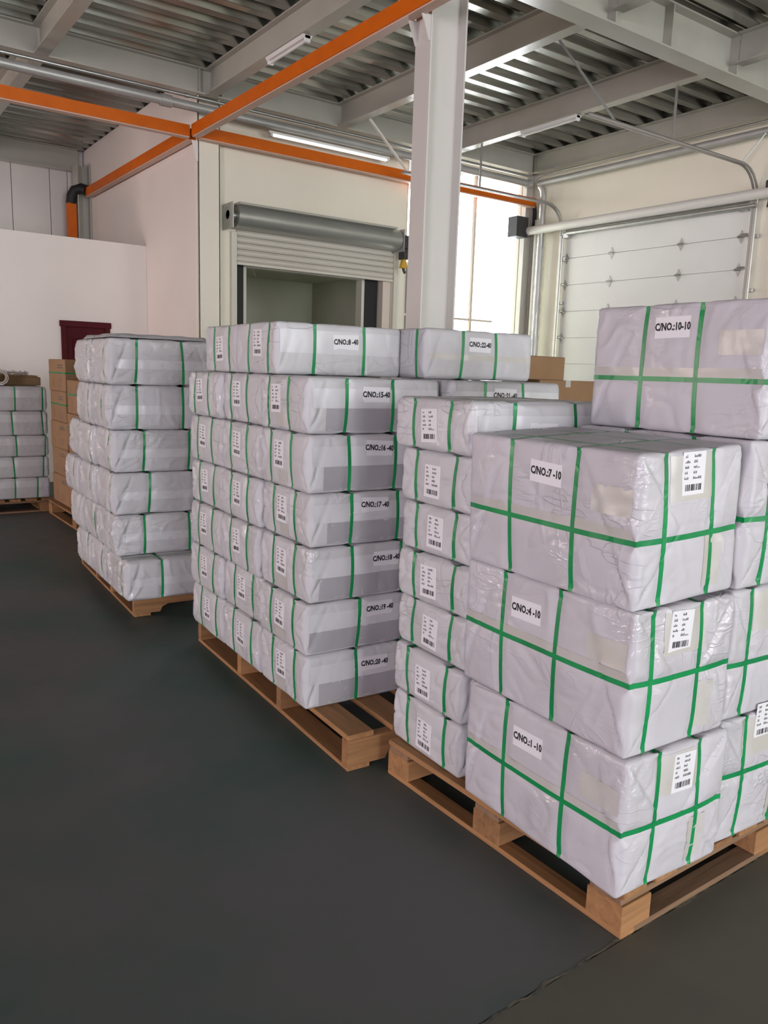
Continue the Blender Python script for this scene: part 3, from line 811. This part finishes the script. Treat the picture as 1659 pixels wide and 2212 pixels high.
    def place(s, p, axis, extra=0.0):
        """rounded and displaced position of points on face `axis`"""
        r = s.r
        h = s.d / 2; c = np.array([0, 0, s.d[2] / 2])
        q = np.clip(p - c, -h + r, h - r)
        n = (p - c) - q
        ln = np.linalg.norm(n, axis=1)[:, None]; n = n / np.maximum(ln, 1e-9)
        d = s.disp(p, axis) + extra
        # fade between faces: top/bottom displacement is small, so soften sides near the edge
        ed = np.minimum(p[:, 2], s.d[2] - p[:, 2]) if axis[1] != 'z' else np.minimum(h[0] - np.abs(p[:, 0]), h[1] - np.abs(p[:, 1]))
        k = (ed / .02).clip(0, 1); k = k * k * (3 - 2 * k)
        if axis[1] != 'z':
            oth = (h[1] - np.abs(p[:, 1])) if axis[1] == 'x' else (h[0] - np.abs(p[:, 0]))
            k2 = (oth / .02).clip(0, 1); k = k * (k2 * k2 * (3 - 2 * k2))
        base = .0022 * s.amp * pn((p + s.off) * 7) - .001
        dd = d * k + (base + extra) * (1 - k)
        return q + c + n * (r + dd)[:, None]
    def body(s, res):
        lx, ly, lz = s.d; V = []; F = []; n0 = 0; KEY = []
        def lin(a, b): return np.linspace(a, b, max(4, int(round((b - a) / res)) + 1))
        gx, gy, gz = lin(-lx / 2, lx / 2), lin(-ly / 2, ly / 2), lin(0, lz)
        for axis in ('-x', '+x', '-y', '+y', '-z', '+z'):
            if axis[1] == 'x': A_, B_ = gy, gz
            elif axis[1] == 'y': A_, B_ = gx, gz
            else: A_, B_ = gx, gy
            ua, vb = np.meshgrid(A_, B_, indexing='ij'); ua = ua.ravel(); vb = vb.ravel()
            if axis[1] != 'z': p = s.fpoint(axis, ua, vb)
            else: p = np.stack([ua, vb, np.full_like(ua, 0 if axis == '-z' else lz)], 1)
            V.append(s.place(p, axis)); KEY.append(p)
            na, nb = len(A_), len(B_)
            i = np.arange(na - 1)[:, None] * nb + np.arange(nb - 1)[None, :]
            qd = np.stack([i, i + nb, i + nb + 1, i + 1], -1).reshape(-1, 4)
            if axis in ('-x', '+y', '-z'): qd = qd[:, ::-1]
            F.append(qd + n0); n0 += len(p)
        V = np.concatenate(V); F = np.concatenate(F); K = np.round(np.concatenate(KEY), 5)
        uq, first, inv = np.unique(K, axis=0, return_index=True, return_inverse=True)
        inv = inv.ravel()
        return np_mesh('wrapping', V[first], inv[F])
    def loop(s, ax, c, w=.0145, step=.012):
        """closed strap around the box in the plane ax = c"""
        lx, ly, lz = s.d; segs = []
        def ln(a, b): return np.linspace(a, b, max(3, int(abs(b - a) / step) + 1))[:-1]
        if ax == 'x':
            segs = [('-y', lambda t: (c, -ly / 2, t), ln(0, lz)), ('+z', lambda t: (c, t, lz), ln(-ly / 2, ly / 2)), ('+y', lambda t: (c, ly / 2, t), ln(lz, 0)), ('-z', lambda t: (c, t, 0), ln(ly / 2, -ly / 2))]
        elif ax == 'y':
            segs = [('-x', lambda t: (-lx / 2, c, t), ln(0, lz)), ('+z', lambda t: (t, c, lz), ln(-lx / 2, lx / 2)), ('+x', lambda t: (lx / 2, c, t), ln(lz, 0)), ('-z', lambda t: (t, c, 0), ln(lx / 2, -lx / 2))]
        else:
            segs = [('-x', lambda t: (-lx / 2, t, c), ln(ly / 2, -ly / 2)), ('-y', lambda t: (t, -ly / 2, c), ln(-lx / 2, lx / 2)), ('+x', lambda t: (lx / 2, t, c), ln(-ly / 2, ly / 2)), ('+y', lambda t: (t, ly / 2, c), ln(lx / 2, -lx / 2))]
        e = {'x': (1, 0, 0), 'y': (0, 1, 0), 'z': (0, 0, 1)}[ax]; e = np.array(e, float)
        rings = []
        slant = s.rs.uniform(-.012, .012)
        for axis, fn, ts in segs:
            p = np.array([fn(t) for t in ts], float)
            if ax != 'z' and axis[1] != 'z': p = p + e[None, :] * (slant * (p[:, 2] / lz - .5))[:, None]
            elif ax != 'z': p = p + e[None, :] * (slant * (.5 if axis == '+z' else -.5))
            ext = .0008 if axis[1] == 'z' else (.0022 if ax == 'z' else .0014)
            outer = [s.place(p + e * k * w, axis, ext) for k in (-.5, .5)]
            inner = [s.place(p + e * k * w, axis, -.001) for k in (.5, -.5)]
            rings.append(np.stack(outer + inner, 1))
        Rg = np.concatenate(rings); n = len(Rg)
        V = Rg.reshape(-1, 3); F = []
        for i in range(n):
            j = (i + 1) % n
            for k in range(4): F.append((i * 4 + k, i * 4 + (k + 1) % 4, j * 4 + (k + 1) % 4, j * 4 + k))
        return np_mesh('strap', V, np.array(F), False)
    def patch(s, axis, u0, u1, z0, z1, name, off=.0009):
        nu = max(2, int((u1 - u0) / .012)); nz = max(2, int((z1 - z0) / .012))
        ua, vb = np.meshgrid(np.linspace(u0, u1, nu + 1), np.linspace(z0, z1, nz + 1), indexing='ij')
        p = s.fpoint(axis, ua.ravel(), vb.ravel())
        nb = nz + 1
        i = np.arange(nu)[:, None] * nb + np.arange(nz)[None, :]
        qd = np.stack([i, i + nb, i + nb + 1, i + 1], -1).reshape(-1, 4)
        if axis in ('-x', '+y'): qd = qd[:, ::-1]
        return np_mesh(name, s.place(p, axis, off), qd)

def np_mesh(name, V, F, smooth=True):
    me = bpy.data.meshes.new(name)
    nf = len(F)
    me.vertices.add(len(V)); me.vertices.foreach_set('co', np.ascontiguousarray(V, dtype=np.float32).ravel())
    me.loops.add(nf * 4); me.loops.foreach_set('vertex_index', np.ascontiguousarray(F, dtype=np.int32).ravel())
    me.polygons.add(nf); me.polygons.foreach_set('loop_start', np.arange(0, nf * 4, 4, dtype=np.int32))
    me.polygons.foreach_set('use_smooth', np.full(nf, smooth, dtype=bool))
    me.update(calc_edges=True)
    return me

# --- lettering
TEXTS = {}
def text_mesh(txt, size, sx=.78, bold=.012):
    key = (txt, size)
    if key in TEXTS: return TEXTS[key]
    cu = bpy.data.curves.new('lettering', 'FONT'); cu.body = txt; cu.size = size
    cu.offset = bold * size * 3.6; cu.resolution_u = 2; cu.extrude = .0001
    cu.align_x = 'CENTER'; cu.align_y = 'CENTER'
    ob = bpy.data.objects.new('tmp', cu); COL.objects.link(ob)
    bpy.context.view_layer.update()
    dg = bpy.context.evaluated_depsgraph_get()
    me = bpy.data.meshes.new_from_object(ob.evaluated_get(dg))
    me.name = 'lettering'
    bpy.data.objects.remove(ob, do_unlink=True)
    me.transform(Matrix.Diagonal((sx, 1, 1, 1)))
    me.materials.clear(); me.materials.append(MATS['ink'])
    TEXTS[key] = me
    return me
def rect_mesh(name, rects, m, t=.0003):
    b = MB()
    for (x0, y0, x1, y1) in rects: b.box((x0, y0, 0), (x1, y1, t))
    me = b.mesh(name); me.materials.append(MATS[m]); return me
SHARE = {}
def shared(key, fn):
    if key not in SHARE: SHARE[key] = fn()
    return SHARE[key]
def print_rows(seed, w, h):
    """the unreadable small print of the end label: rows of short marks in two columns"""
    rs = random.Random(seed); out = []
    for row in range(5):
        y = h * (.40 - row * .125)
        for (xa, n) in ((-.40, rs.choice((2, 3, 4))), (-.02, rs.choice((3, 4, 5)) if row < 4 else 7)):
            x = w * xa
            for k in range(n):
                ww = w * rs.uniform(.022, .05)
                out.append((x, y - h * .032, x + ww, y - h * .032 + h * rs.uniform(.022, .06)))
                if rs.random() < .6: out.append((x + ww * .2, y - h * .01, x + ww * .75, y + h * .035))
                x += ww + w * .018
    return out
def bar_rows(seed, w, h):
    rs = random.Random(seed + 99); out = []; x = -w * .34
    while x < w * .36:
        ww = w * rs.choice((.012, .02, .02, .035, .05)); out.append((x, -h * .40, x + ww, -h * .25)); x += ww + w * rs.choice((.012, .018, .03, .045))
    return out
def frame_on(parc, axis, u, z, d):
    lx, ly, lz = parc.d
    if axis == '-x': M = Matrix(((0, 0, -1, -lx / 2 - d), (-1, 0, 0, u), (0, 1, 0, z), (0, 0, 0, 1)))
    else: M = Matrix(((1, 0, 0, u), (0, 0, -1, -ly / 2 - d), (0, 1, 0, z), (0, 0, 0, 1)))
    return M

PCOUNT = [0]
def parcel(label, group, stack, x0, y0, z0, dims, straps, number=None, numpos=None, endpos=None, end_face='-x', num_face='-y',
           tapes=(), res=.011, amp=1.0, long='x', jit=.6, r=.016, wrap='wrap', num_size=None, pinch=1.0, lean=0.0):
    """one strapped parcel; x0,y0 = near left corner in the stack's frame; straps and labels in box coordinates"""
    PCOUNT[0] += 1; sd = 1000 + PCOUNT[0] * 17
    (ox, oy), ang = stack
    rs = random.Random(sd)
    lx, ly, lz = dims
    cx, cy = x0 + lx / 2, y0 + ly / 2
    ca, sa = math.cos(R(ang)), math.sin(R(ang))
    t = thing('wrapped_parcel', label, 'parcel', (ox + cx * ca - cy * sa, oy + cx * sa + cy * ca, z0), R(ang + rs.uniform(-jit, jit)), group)
    flats = []
    if number: flats.append((num_face, numpos[0], numpos[1], .128, .066))
    if endpos: flats.append((end_face, endpos[0], endpos[1], .098, .118))
    P = Parcel(dims, sd, straps, flats, tapes, amp, r, long, pinch)
    put('wrapping', P.body(res), wrap, t)
    for ax, cs in straps.items():
        for c in cs: put('strap', P.loop(ax, c), 'strap_green', t)
    for (axis, u0, u1, za, zb, m) in tapes:
        put('packing_tape', P.patch(axis, u0, u1, za, zb, 'packing_tape'), m, t)
    for i, f in enumerate(flats):
        axis, u, z, w, h = f
        M = frame_on(P, axis, u, z, P.flat_d[i] + .0004) @ Matrix.Rotation(R(rs.uniform(-3.5, 3.5)), 4, 'Z')
        if number and i == 0:
            lb = put('carton_label', shared('numlab', lambda: rect_mesh('carton_label', [(-.062, -.031, .062, .031)], 'label_white', .0006)), 'label_white', t)
            lb.matrix_local = M
            tx = put('lettering', text_mesh('C/NO.:' + number, .030), 'ink', lb); tx.location = (0, .001, .0009)
        else:
            k = sd % 4
            lb = put('shipping_label', shared('endlab', lambda: rect_mesh('shipping_label', [(-.045, -.056, .045, .056)], 'label_white', .0006)), 'label_white', t)
            lb.matrix_local = M
            a = put('small_print', shared('pr%d' % k, lambda: rect_mesh('small_print', print_rows(k, .09, .112), 'ink_grey')), 'ink_grey', lb); a.location = (0, 0, .0007)
            a = put('barcode', shared('bc%d' % k, lambda: rect_mesh('barcode', bar_rows(k, .09, .112), 'ink')), 'ink', lb); a.location = (0, 0, .0007)
    return t

# ---- the large parcels at the right front
S3 = ((1.641, 1.168), -3.0)
G3 = 'large strapped parcels on the right front pallet'
def big(label, x0, y0, z0, dims, ys, xs, zs, number=None, np_=None, ep=None, res=.0085, amp=1.0):
    lx, ly, lz = dims
    straps = {'y': [v - y0 - ly / 2 for v in ys], 'x': [v - x0 - lx / 2 for v in xs], 'z': [zs - z0]}
    hz = zs - z0
    tapes = [('-x', -ly / 2 + .012, ly / 2 - .012, hz - .004, hz + .034, 'tape_clear'), ('-x', -ly / 2 + .015, -ly / 2 + .15, lz * .60, lz * .78, 'tape_clear'),
             ('-y', -.09, .08, lz - .13, lz - .014, 'tape_clear'), ('-y', .06, .13, .03, lz * .42, 'tape_clear')]
    if number is None: tapes = tapes[2:]
    amp *= 1.25
    return parcel(label, G3, S3, x0, y0, z0, dims, straps, number, (np_[0] - y0 - ly / 2, np_[1] - z0) if np_ else None,
                  (ep[0] - x0 - lx / 2, ep[1] - z0) if ep else None, end_face='-y', num_face='-x', tapes=tapes, res=res, amp=amp, long='y', jit=.3, r=.011, wrap='wrap_lilac')
big('large parcel marked 1-10, bottom of the nearest stack at the right', 0, .002, .138, (.425, .652, .392), (.467, .215), (.129, .306), .322, '1 -10', (.362, .437), (.23, .452), amp=1.15)
big('large parcel marked 4-10 between the 1-10 and 7-10 parcels', -.006, .014, .533, (.415, .668, .393), (.503, .278), (.072, .265), .732, '4 -10', (.402, .83), (.175, .858))
p7 = big('large parcel marked 7-10 on top of the nearest stack', -.002, .026, .931, (.405, .662, .404), (.496, .24), (.098, .289), 1.109, '7 -10', (.348, 1.25), (.197, 1.273))
big('large parcel at floor level behind the 1-10 parcel, cut by the right edge', .437, .03, .138, (.40, .64, .392), (.46, .22), (.56, .73), .35, None, None, (.645, .50), amp=1.1)
big('large parcel behind the 4-10 parcel, cut by the right edge', .425, .035, .533, (.40, .64, .393), (.46, .22), (.525, .70), .70, None, None, None, amp=1.15)
big('large parcel behind the 7-10 parcel, cut by the right edge', .430, .03, .929, (.40, .64, .421), (.46, .22), (.535, .70), 1.13, None, None, None, amp=1.3)
big('large parcel marked 10-10, highest one at the right edge', .44, .018, 1.352, (.41, .615, .378), (.433, .235), (.56, .73), 1.508, '10-10', (.329, 1.66), None)

p7.rotation_euler[1] = R(-2.4)   # its far side sits a little higher

# ---- the narrow stack behind it on the same pallet
S3B = ((1.705, 1.870), -2.0)
zl = [.138, .335, .522, .705, .881, 1.055, 1.245, 1.424]
words = ['bottom', 'second lowest', 'third lowest', 'middle', 'third highest', 'second highest', 'top']
rs = random.Random(4)
for k in range(7):
    w = .43 if k == 6 else .405
    j = rs.uniform(-.008, .008) if k < 6 else -.02
    parcel('%s parcel of the narrow stack wedged behind the 7-10 parcel' % words[k], 'parcels of the narrow stack on the right pallet', S3B, j, .0, zl[k], (.60, w, zl[k + 1] - zl[k] - .002),
           {'y': [-.105 + rs.uniform(-.008, .008), .115 + rs.uniform(-.008, .008)], 'x': [-.125, .155]}, '1 -40' if k == 6 else None, (.0, .075) if k == 6 else None,
           (.002 + rs.uniform(-.012, .012), .085), tapes=[('-y', -.28, .28, .06, .13, 'tape_band')], res=.0085, amp=1.55, r=.018, jit=1.2)

# ---- the middle stack
S2 = ((1.531, 2.62), -3.0)
z2 = [.147, .375, .590, .815, 1.030, 1.260, 1.480, 1.697]
lay = ['bottom layer', 'second layer from below', 'third layer from below', 'fourth layer from below', 'fifth layer from below', 'sixth layer from below']
nums = ['20 -40', '19 -40', '18 -40', '17 -40', '16 -40', '15-40']
xst = [(.235, .46), (.245, .47), (.195, .44), (.185, .405), (.180, .395), (.166, .380)]
npx = [(.320, .30), (.335, .536), (.358, .746), (.298, .973), (.312, 1.202), (.290, 1.412)]
yst = [(.109, .321), (.115, .325), (.13, .33), (.135, .335), (.155, .35), (.172, .364)]
G2 = 'small strapped parcels of the middle stack'
rs = random.Random(8)
for k in range(6):
    h = z2[k + 1] - z2[k] - .002
    for cidx in range(3):
        y0 = .445 * cidx; w = .438
        j = rs.uniform(-.012, .008) if k else 0
        x0 = j + (.0 if cidx else 0)
        dx = [0, .012, .02][cidx]
        if cidx == 0: lab = 'parcel marked %s facing front, %s of the middle stack' % (nums[k].replace(' ', ''), lay[k])
        else: lab = '%s parcel of the middle stack, %s column from the front corner' % (lay[k].capitalize(), ('second', 'third')[cidx - 1])
        ya, yb_ = yst[k]
        parcel(lab, G2, S2, x0, y0, z2[k], (.61, w, h), {'y': [ya - w / 2, yb_ - w / 2], 'x': [xst[k][0] - .305, xst[k][1] - .305 - .0]},
               nums[k] if cidx == 0 else None, (npx[k][0] - .305 - x0, npx[k][1] - z2[k]) if cidx == 0 else None,
               ((ya + yb_) / 2 - w / 2 + .004, h * .58), tapes=([('-y', -.29, .29, h * .46, h * .80, 'tape_band'), ('-y', -.29 + (.045, .0, .03, .06, .05, .06)[k], .29, .012, h * .455, 'film_grey'), ('-x', -.04, .04, .02, h * .30, 'tape_clear')] if cidx == 0 else []),
               res=.0085 if cidx == 0 else .010, amp=1.5, r=.016, jit=.8)
h = z2[7] - z2[6] - .002
parcel('front parcel on top of the middle stack, marked 8-40', G2, S2, .012, .335, z2[6], (.61, .415, h), {'y': [-.125, .075], 'x': [-.13, .113]}, '8 -40', (.02, h * .66), (-.03, h * .6),
       tapes=[('-y', -.29, .29, h * .42, h * .86, 'tape_band')], res=.009, r=.014, jit=.5)
parcel('rear parcel on top of the middle stack beside the corner column', G2, S2, .016, .758, z2[6], (.60, .40, h), {'y': [-.10, .09], 'x': [-.1, .13]}, None, None, (0, h * .5), res=.010, amp=1.1, r=.014)
G2B = 'parcels of the right column of the middle stack'
for k in range(6):
    hh = z2[k + 1] - z2[k] - .002
    nm = '21 -40' if k == 5 else None
    parcel(('parcel marked 21-40 below the 22-40 parcel, mostly hidden' if k == 5 else 'hidden parcel, %s of the right column behind the narrow stack' % lay[k]), G2B, S2, .632, -.04, z2[k], (.62, .438, hh), {'y': [-.1, .1], 'x': [-.13, .088]},
           nm, (-.02, hh * .72) if nm else None, None, res=.012 if k == 5 else .02, r=.018, tapes=[('-y', -.30, .30, hh * .46, hh * .80, 'tape_band')] if k == 5 else [])
parcel('parcel marked 22-40 on top, left of the brown cartons', G2B, S2, .632, .16, z2[6] + .0, (.62, .43, .218), {'y': [-.145, .1], 'x': [-.108, .085]}, '22-40', (-.012, .155), None, res=.0105, r=.018,
       tapes=[('-y', -.30, .30, .085, .11, 'tape_clear')])

# ---- the left stack of crumpled parcels
S1 = ((1.400, 4.500), -3.5)
z1 = [.147, .388, .632, .880, 1.128, 1.385, 1.648]
G1 = 'crumpled parcels of the left stack'
lay1 = ['bottom', 'second lowest', 'third lowest', 'third highest', 'second highest', 'topmost']
offs = [(.0, -.045), (-.012, .085), (-.018, .095), (-.016, .10), (-.03, .10), (-.028, .10)]
sx1 = [.21, .155, .19, .16, .13, .125]
rs = random.Random(21)
for k in range(6):
    h = z1[k + 1] - z1[k] - .002
    for cidx in range(3):
        if cidx == 2 and k > 3: continue
        w = .40
        ox_, oy_ = offs[k]
        x0 = ox_ + (rs.uniform(-.03, .01) if cidx else 0); y0 = oy_ + .412 * cidx
        lab = '%s crumpled parcel of the left stack, %s' % (lay1[k], ('facing the camera', 'middle column', 'rearmost column')[cidx])
        parcel(lab, G1, S1, x0, y0, z1[k], (.60, w, h), {'y': [-.06 + rs.uniform(-.04, .04)], 'x': [sx1[k] - .30 - ox_, sx1[k] - .30 - ox_ + .27]},
               None, None, None, tapes=[('-y', -.28, .28, h * .35, h * .55, 'tape_band')] if cidx == 0 else [], res=.009 if cidx == 0 else .012, amp=2.3, r=.018, jit=1.4)

# ---- the far left stack
S0 = ((1.300, 8.530), -1.2)
z0_ = [.137, .350, .562, .773, 1.014, 1.256]
G0 = 'grey lit parcels of the far left stack'
lay0 = ['bottom', 'second lowest', 'middle', 'second highest', 'top']
sx0 = [(.30, .51), (.30, .575), (.33, .60), (.30, .58), (.335, .59)]
for k in range(5):
    h = z0_[k + 1] - z0_[k] - .002
    for cidx in range(2):
        parcel('%s parcel of the far left stack, %s' % (lay0[k], ('front row', 'rear row against the partition side')[cidx]), G0, S0, .0, .45 * cidx, z0_[k], (.625, .44, h), {'y': [-.1, .1], 'x': [sx0[k][0] - .3125, min(sx0[k][1], .6) - .3125]},
               tapes=[('-y', -.30, .30, h * .55, h * .85, 'tape_band')] if cidx == 0 else [], res=.014, amp=1.2, r=.014)
    parcel('%s parcel of the far left stack at the picture edge' % lay0[k], G0, S0, -.50, .0, z0_[k], (.495, .44, h), {'y': [-.1, .1], 'x': [.06, .20]}, tapes=[], res=.016, amp=1.4, r=.014)

# ================================================================== cardboard
def carton(label, group, c, dims, rz=0, strap=True, prints=True, m='carton', strap_m='strap_green', seal=True):
    lx, ly, lz = dims
    t = thing('cardboard_carton', label, 'carton', c, rz, group)
    MB().bbox((-lx/2, -ly/2, 0), (lx/2, ly/2, lz), .005).build('body', m, t)
    g = .0015
    if strap:
        z = lz * .55
        b = MB()
        for (p, q) in (((-lx/2 - g, -ly/2 - g, z), (lx/2 + g, -ly/2, z + .014)), ((-lx/2 - g, ly/2, z), (lx/2 + g, ly/2 + g, z + .014)), ((-lx/2 - g, -ly/2, z), (-lx/2, ly/2, z + .014)), ((lx/2, -ly/2, z), (lx/2 + g, ly/2, z + .014))): b.box(p, q)
        b.build('strap', strap_m, t)
    if prints:
        rs = random.Random(int(abs(c[1]) * 1000 + c[2] * 100)); b = MB()
        for row, z in enumerate((.80, .72)):
            y = -ly * .05
            while y > -ly * .32:
                w = ly * rs.uniform(.02, .05); b.box((-lx/2 - .0008, y - w, lz * z), (-lx/2 + .001, y, lz * z + lz * .04)); y -= w + ly * .015
        for y in (.22, -.12, -.25):
            zz = .36
            while zz > .12: b.box((-lx/2 - .0008, ly * y, lz * zz), (-lx/2 + .001, ly * y + ly * .025, lz * zz + lz * .03)); zz -= .055
        b.build('printed_marks', 'ink_grey', t)
    if seal: MB().bbox((-.03, -ly/2 - .001, lz * .80), (.03, -ly/2 + .002, lz + .001), .0005).build('sealing_tape', 'tape_clear', t)
    return t
GC = 'brown cartons stacked behind the left parcels'
def ccol(nm, y0, y1, tops, x=1.93):
    z = .14
    for i, zt in enumerate(tops):
        carton('%s brown carton of the %s carton column' % (('bottom', 'second', 'third', 'fourth', 'fifth', 'sixth')[i] if i < len(tops) - 1 else 'top', nm), GC, (x + .19 + .003 * (i % 2), (y0 + y1) / 2, z), (.38, y1 - y0 - .01, zt - z - .002), R((-1) ** i * .5), strap=(i >= len(tops) - 2), seal=False)
        z = zt
ccol('rear', 7.78, 8.38, (.42, .68, .94, 1.23, 1.53))
ccol('middle', 7.10, 7.75, (.42, .74, 1.04, 1.345))
ccol('nearest', 6.50, 7.06, (.42, .74, 1.06, 1.38, 1.70), x=1.90)
block_pallet('dark pallet under the brown cartons at the left', (1.88, 6.48), 0, 1.1, 1.92, (0, .48, .975), (0, .9, 1.79), hgt=.139)
GR = 'brown cartons in front of the sectional door'
block_pallet('pallet hidden under the brown cartons before the sectional door', (4.55, 4.30), 0, 1.1, 1.1, (0, .48, .975), (0, .48, .975), hgt=.139)
z = .14
for i in range(5):
    carton(('wide brown carton sealed with clear tape, right of the 22-40 parcel' if i == 4 else 'hidden brown carton, level %s below the taped wide carton' % ('four', 'three', 'two', 'one')[i]), GR, (5.06, 4.72, z), (.66, .44, .268), 0, strap=False, prints=False)
    z += .269
carton('small brown carton on top, between the 22-40 and 10-10 parcels', GR, (4.80, 4.72, z), (.46, .40, .185), R(2), strap=False, prints=False, seal=False)

# things lying on the far left stack
o = thing('flat_carton', 'flat brown cardboard carton lying on the far left stack', 'carton', (1.32, 9.13, 1.257))
MB().bbox((-.60, -.34, 0), (.62, .34, .085), .006).build('body', 'carton_dark', o)
MB().prism([(-.55, .086), (.60, .086), (.60, .10), (.2, .105), (-.1, .092)], 'y', -.30, .30).build('loose_flap', 'carton', o)
o = thing('film_roll', 'roll of film on a hollow paper core on the far left stack', 'roll', (1.535, 8.665, 1.42))
n = 24; vs = []; fs = []
for (yy, rr) in ((-.11, .062), (-.11, .046), (.10, .046), (.10, .062)):
    vs += [(rr * math.cos(2 * math.pi * k / n), yy, rr * math.sin(2 * math.pi * k / n)) for k in range(n)]
for i in range(4):
    for k in range(n): fs.append((i * n + k, i * n + (k + 1) % n, ((i + 1) % 4) * n + (k + 1) % n, ((i + 1) % 4) * n + k))
MB().add(vs, fs).build('paper_core', 'core_paper', o, True)
vs = []; fs = []; random.seed(9)
for (yy, rr) in ((-.095, .064), (-.095, .072), (.085, .074), (.085, .064)):
    vs += [((rr + random.uniform(0, .008)) * math.cos(2 * math.pi * k / n), yy, (rr + random.uniform(0, .008)) * math.sin(2 * math.pi * k / n)) for k in range(n)]
for i in range(3):
    for k in range(n): fs.append((i * n + k, i * n + (k + 1) % n, (i + 1) * n + (k + 1) % n, (i + 1) * n + k))
MB().add(vs, fs).build('film_layer', 'label_white', o, True)
o.rotation_euler = (0, 0, R(-8)); o.location.z = 1.257 + .082
def crumple(name, label, c, sx, sy, sz, seed, m='film', n=12):
    rs = np.random.RandomState(seed); off = rs.uniform(0, 100, 3)
    u, v = np.meshgrid(np.linspace(-1, 1, n), np.linspace(-1, 1, n), indexing='ij'); u = u.ravel(); v = v.ravel()
    P = np.stack([u * 2.2, v * 2.2, np.zeros_like(u)], 1) + off
    z = np.abs(pn(P)) * sz + .004
    V = np.stack([u * sx + .02 * pn(P + 9), v * sy + .02 * pn(P + 19), z], 1)
    i = np.arange(n - 1)[:, None] * n + np.arange(n - 1)[None, :]
    me = np_mesh(name, V, np.stack([i, i + n, i + n + 1, i + 1], -1).reshape(-1, 4))
    o = put(name, me, m); o.location = c
    return tag(o, label, 'film')
crumple('plastic_film', 'crumpled clear film scraps on the far left stack beside the roll', (1.70, 9.00, 1.352), .16, .12, .08, 2)
crumple('plastic_film', 'pale torn paper strip on the flat carton at the far left', (1.80, 8.87, 1.352), .05, .05, .02, 5, 'label_white')
# grey sheet folded over the top of the left stack
n = 26
u, v = np.meshgrid(np.linspace(0, 1, n), np.linspace(0, 1, n), indexing='ij'); u = u.ravel(); v = v.ravel()
P = np.stack([u * 4, v * 4, np.zeros_like(u)], 1)
edge = np.minimum(np.minimum(u, 1 - u), np.minimum(v, 1 - v))
V = np.stack([u * .58, v * .74, np.where(edge < .01, .0005, .022 + .010 * pn(P))], 1)
i = np.arange(n - 1)[:, None] * n + np.arange(n - 1)[None, :]
o = put('cover_sheet', np_mesh('cover_sheet', V, np.stack([i, i + n, i + n + 1, i + 1], -1).reshape(-1, 4)), 'wrap')
o.location = (1.395, 4.61, 1.650); o.rotation_euler = (0, 0, R(-3.5))
tag(o, 'grey plastic sheet laid over the top of the left stack', 'sheet')
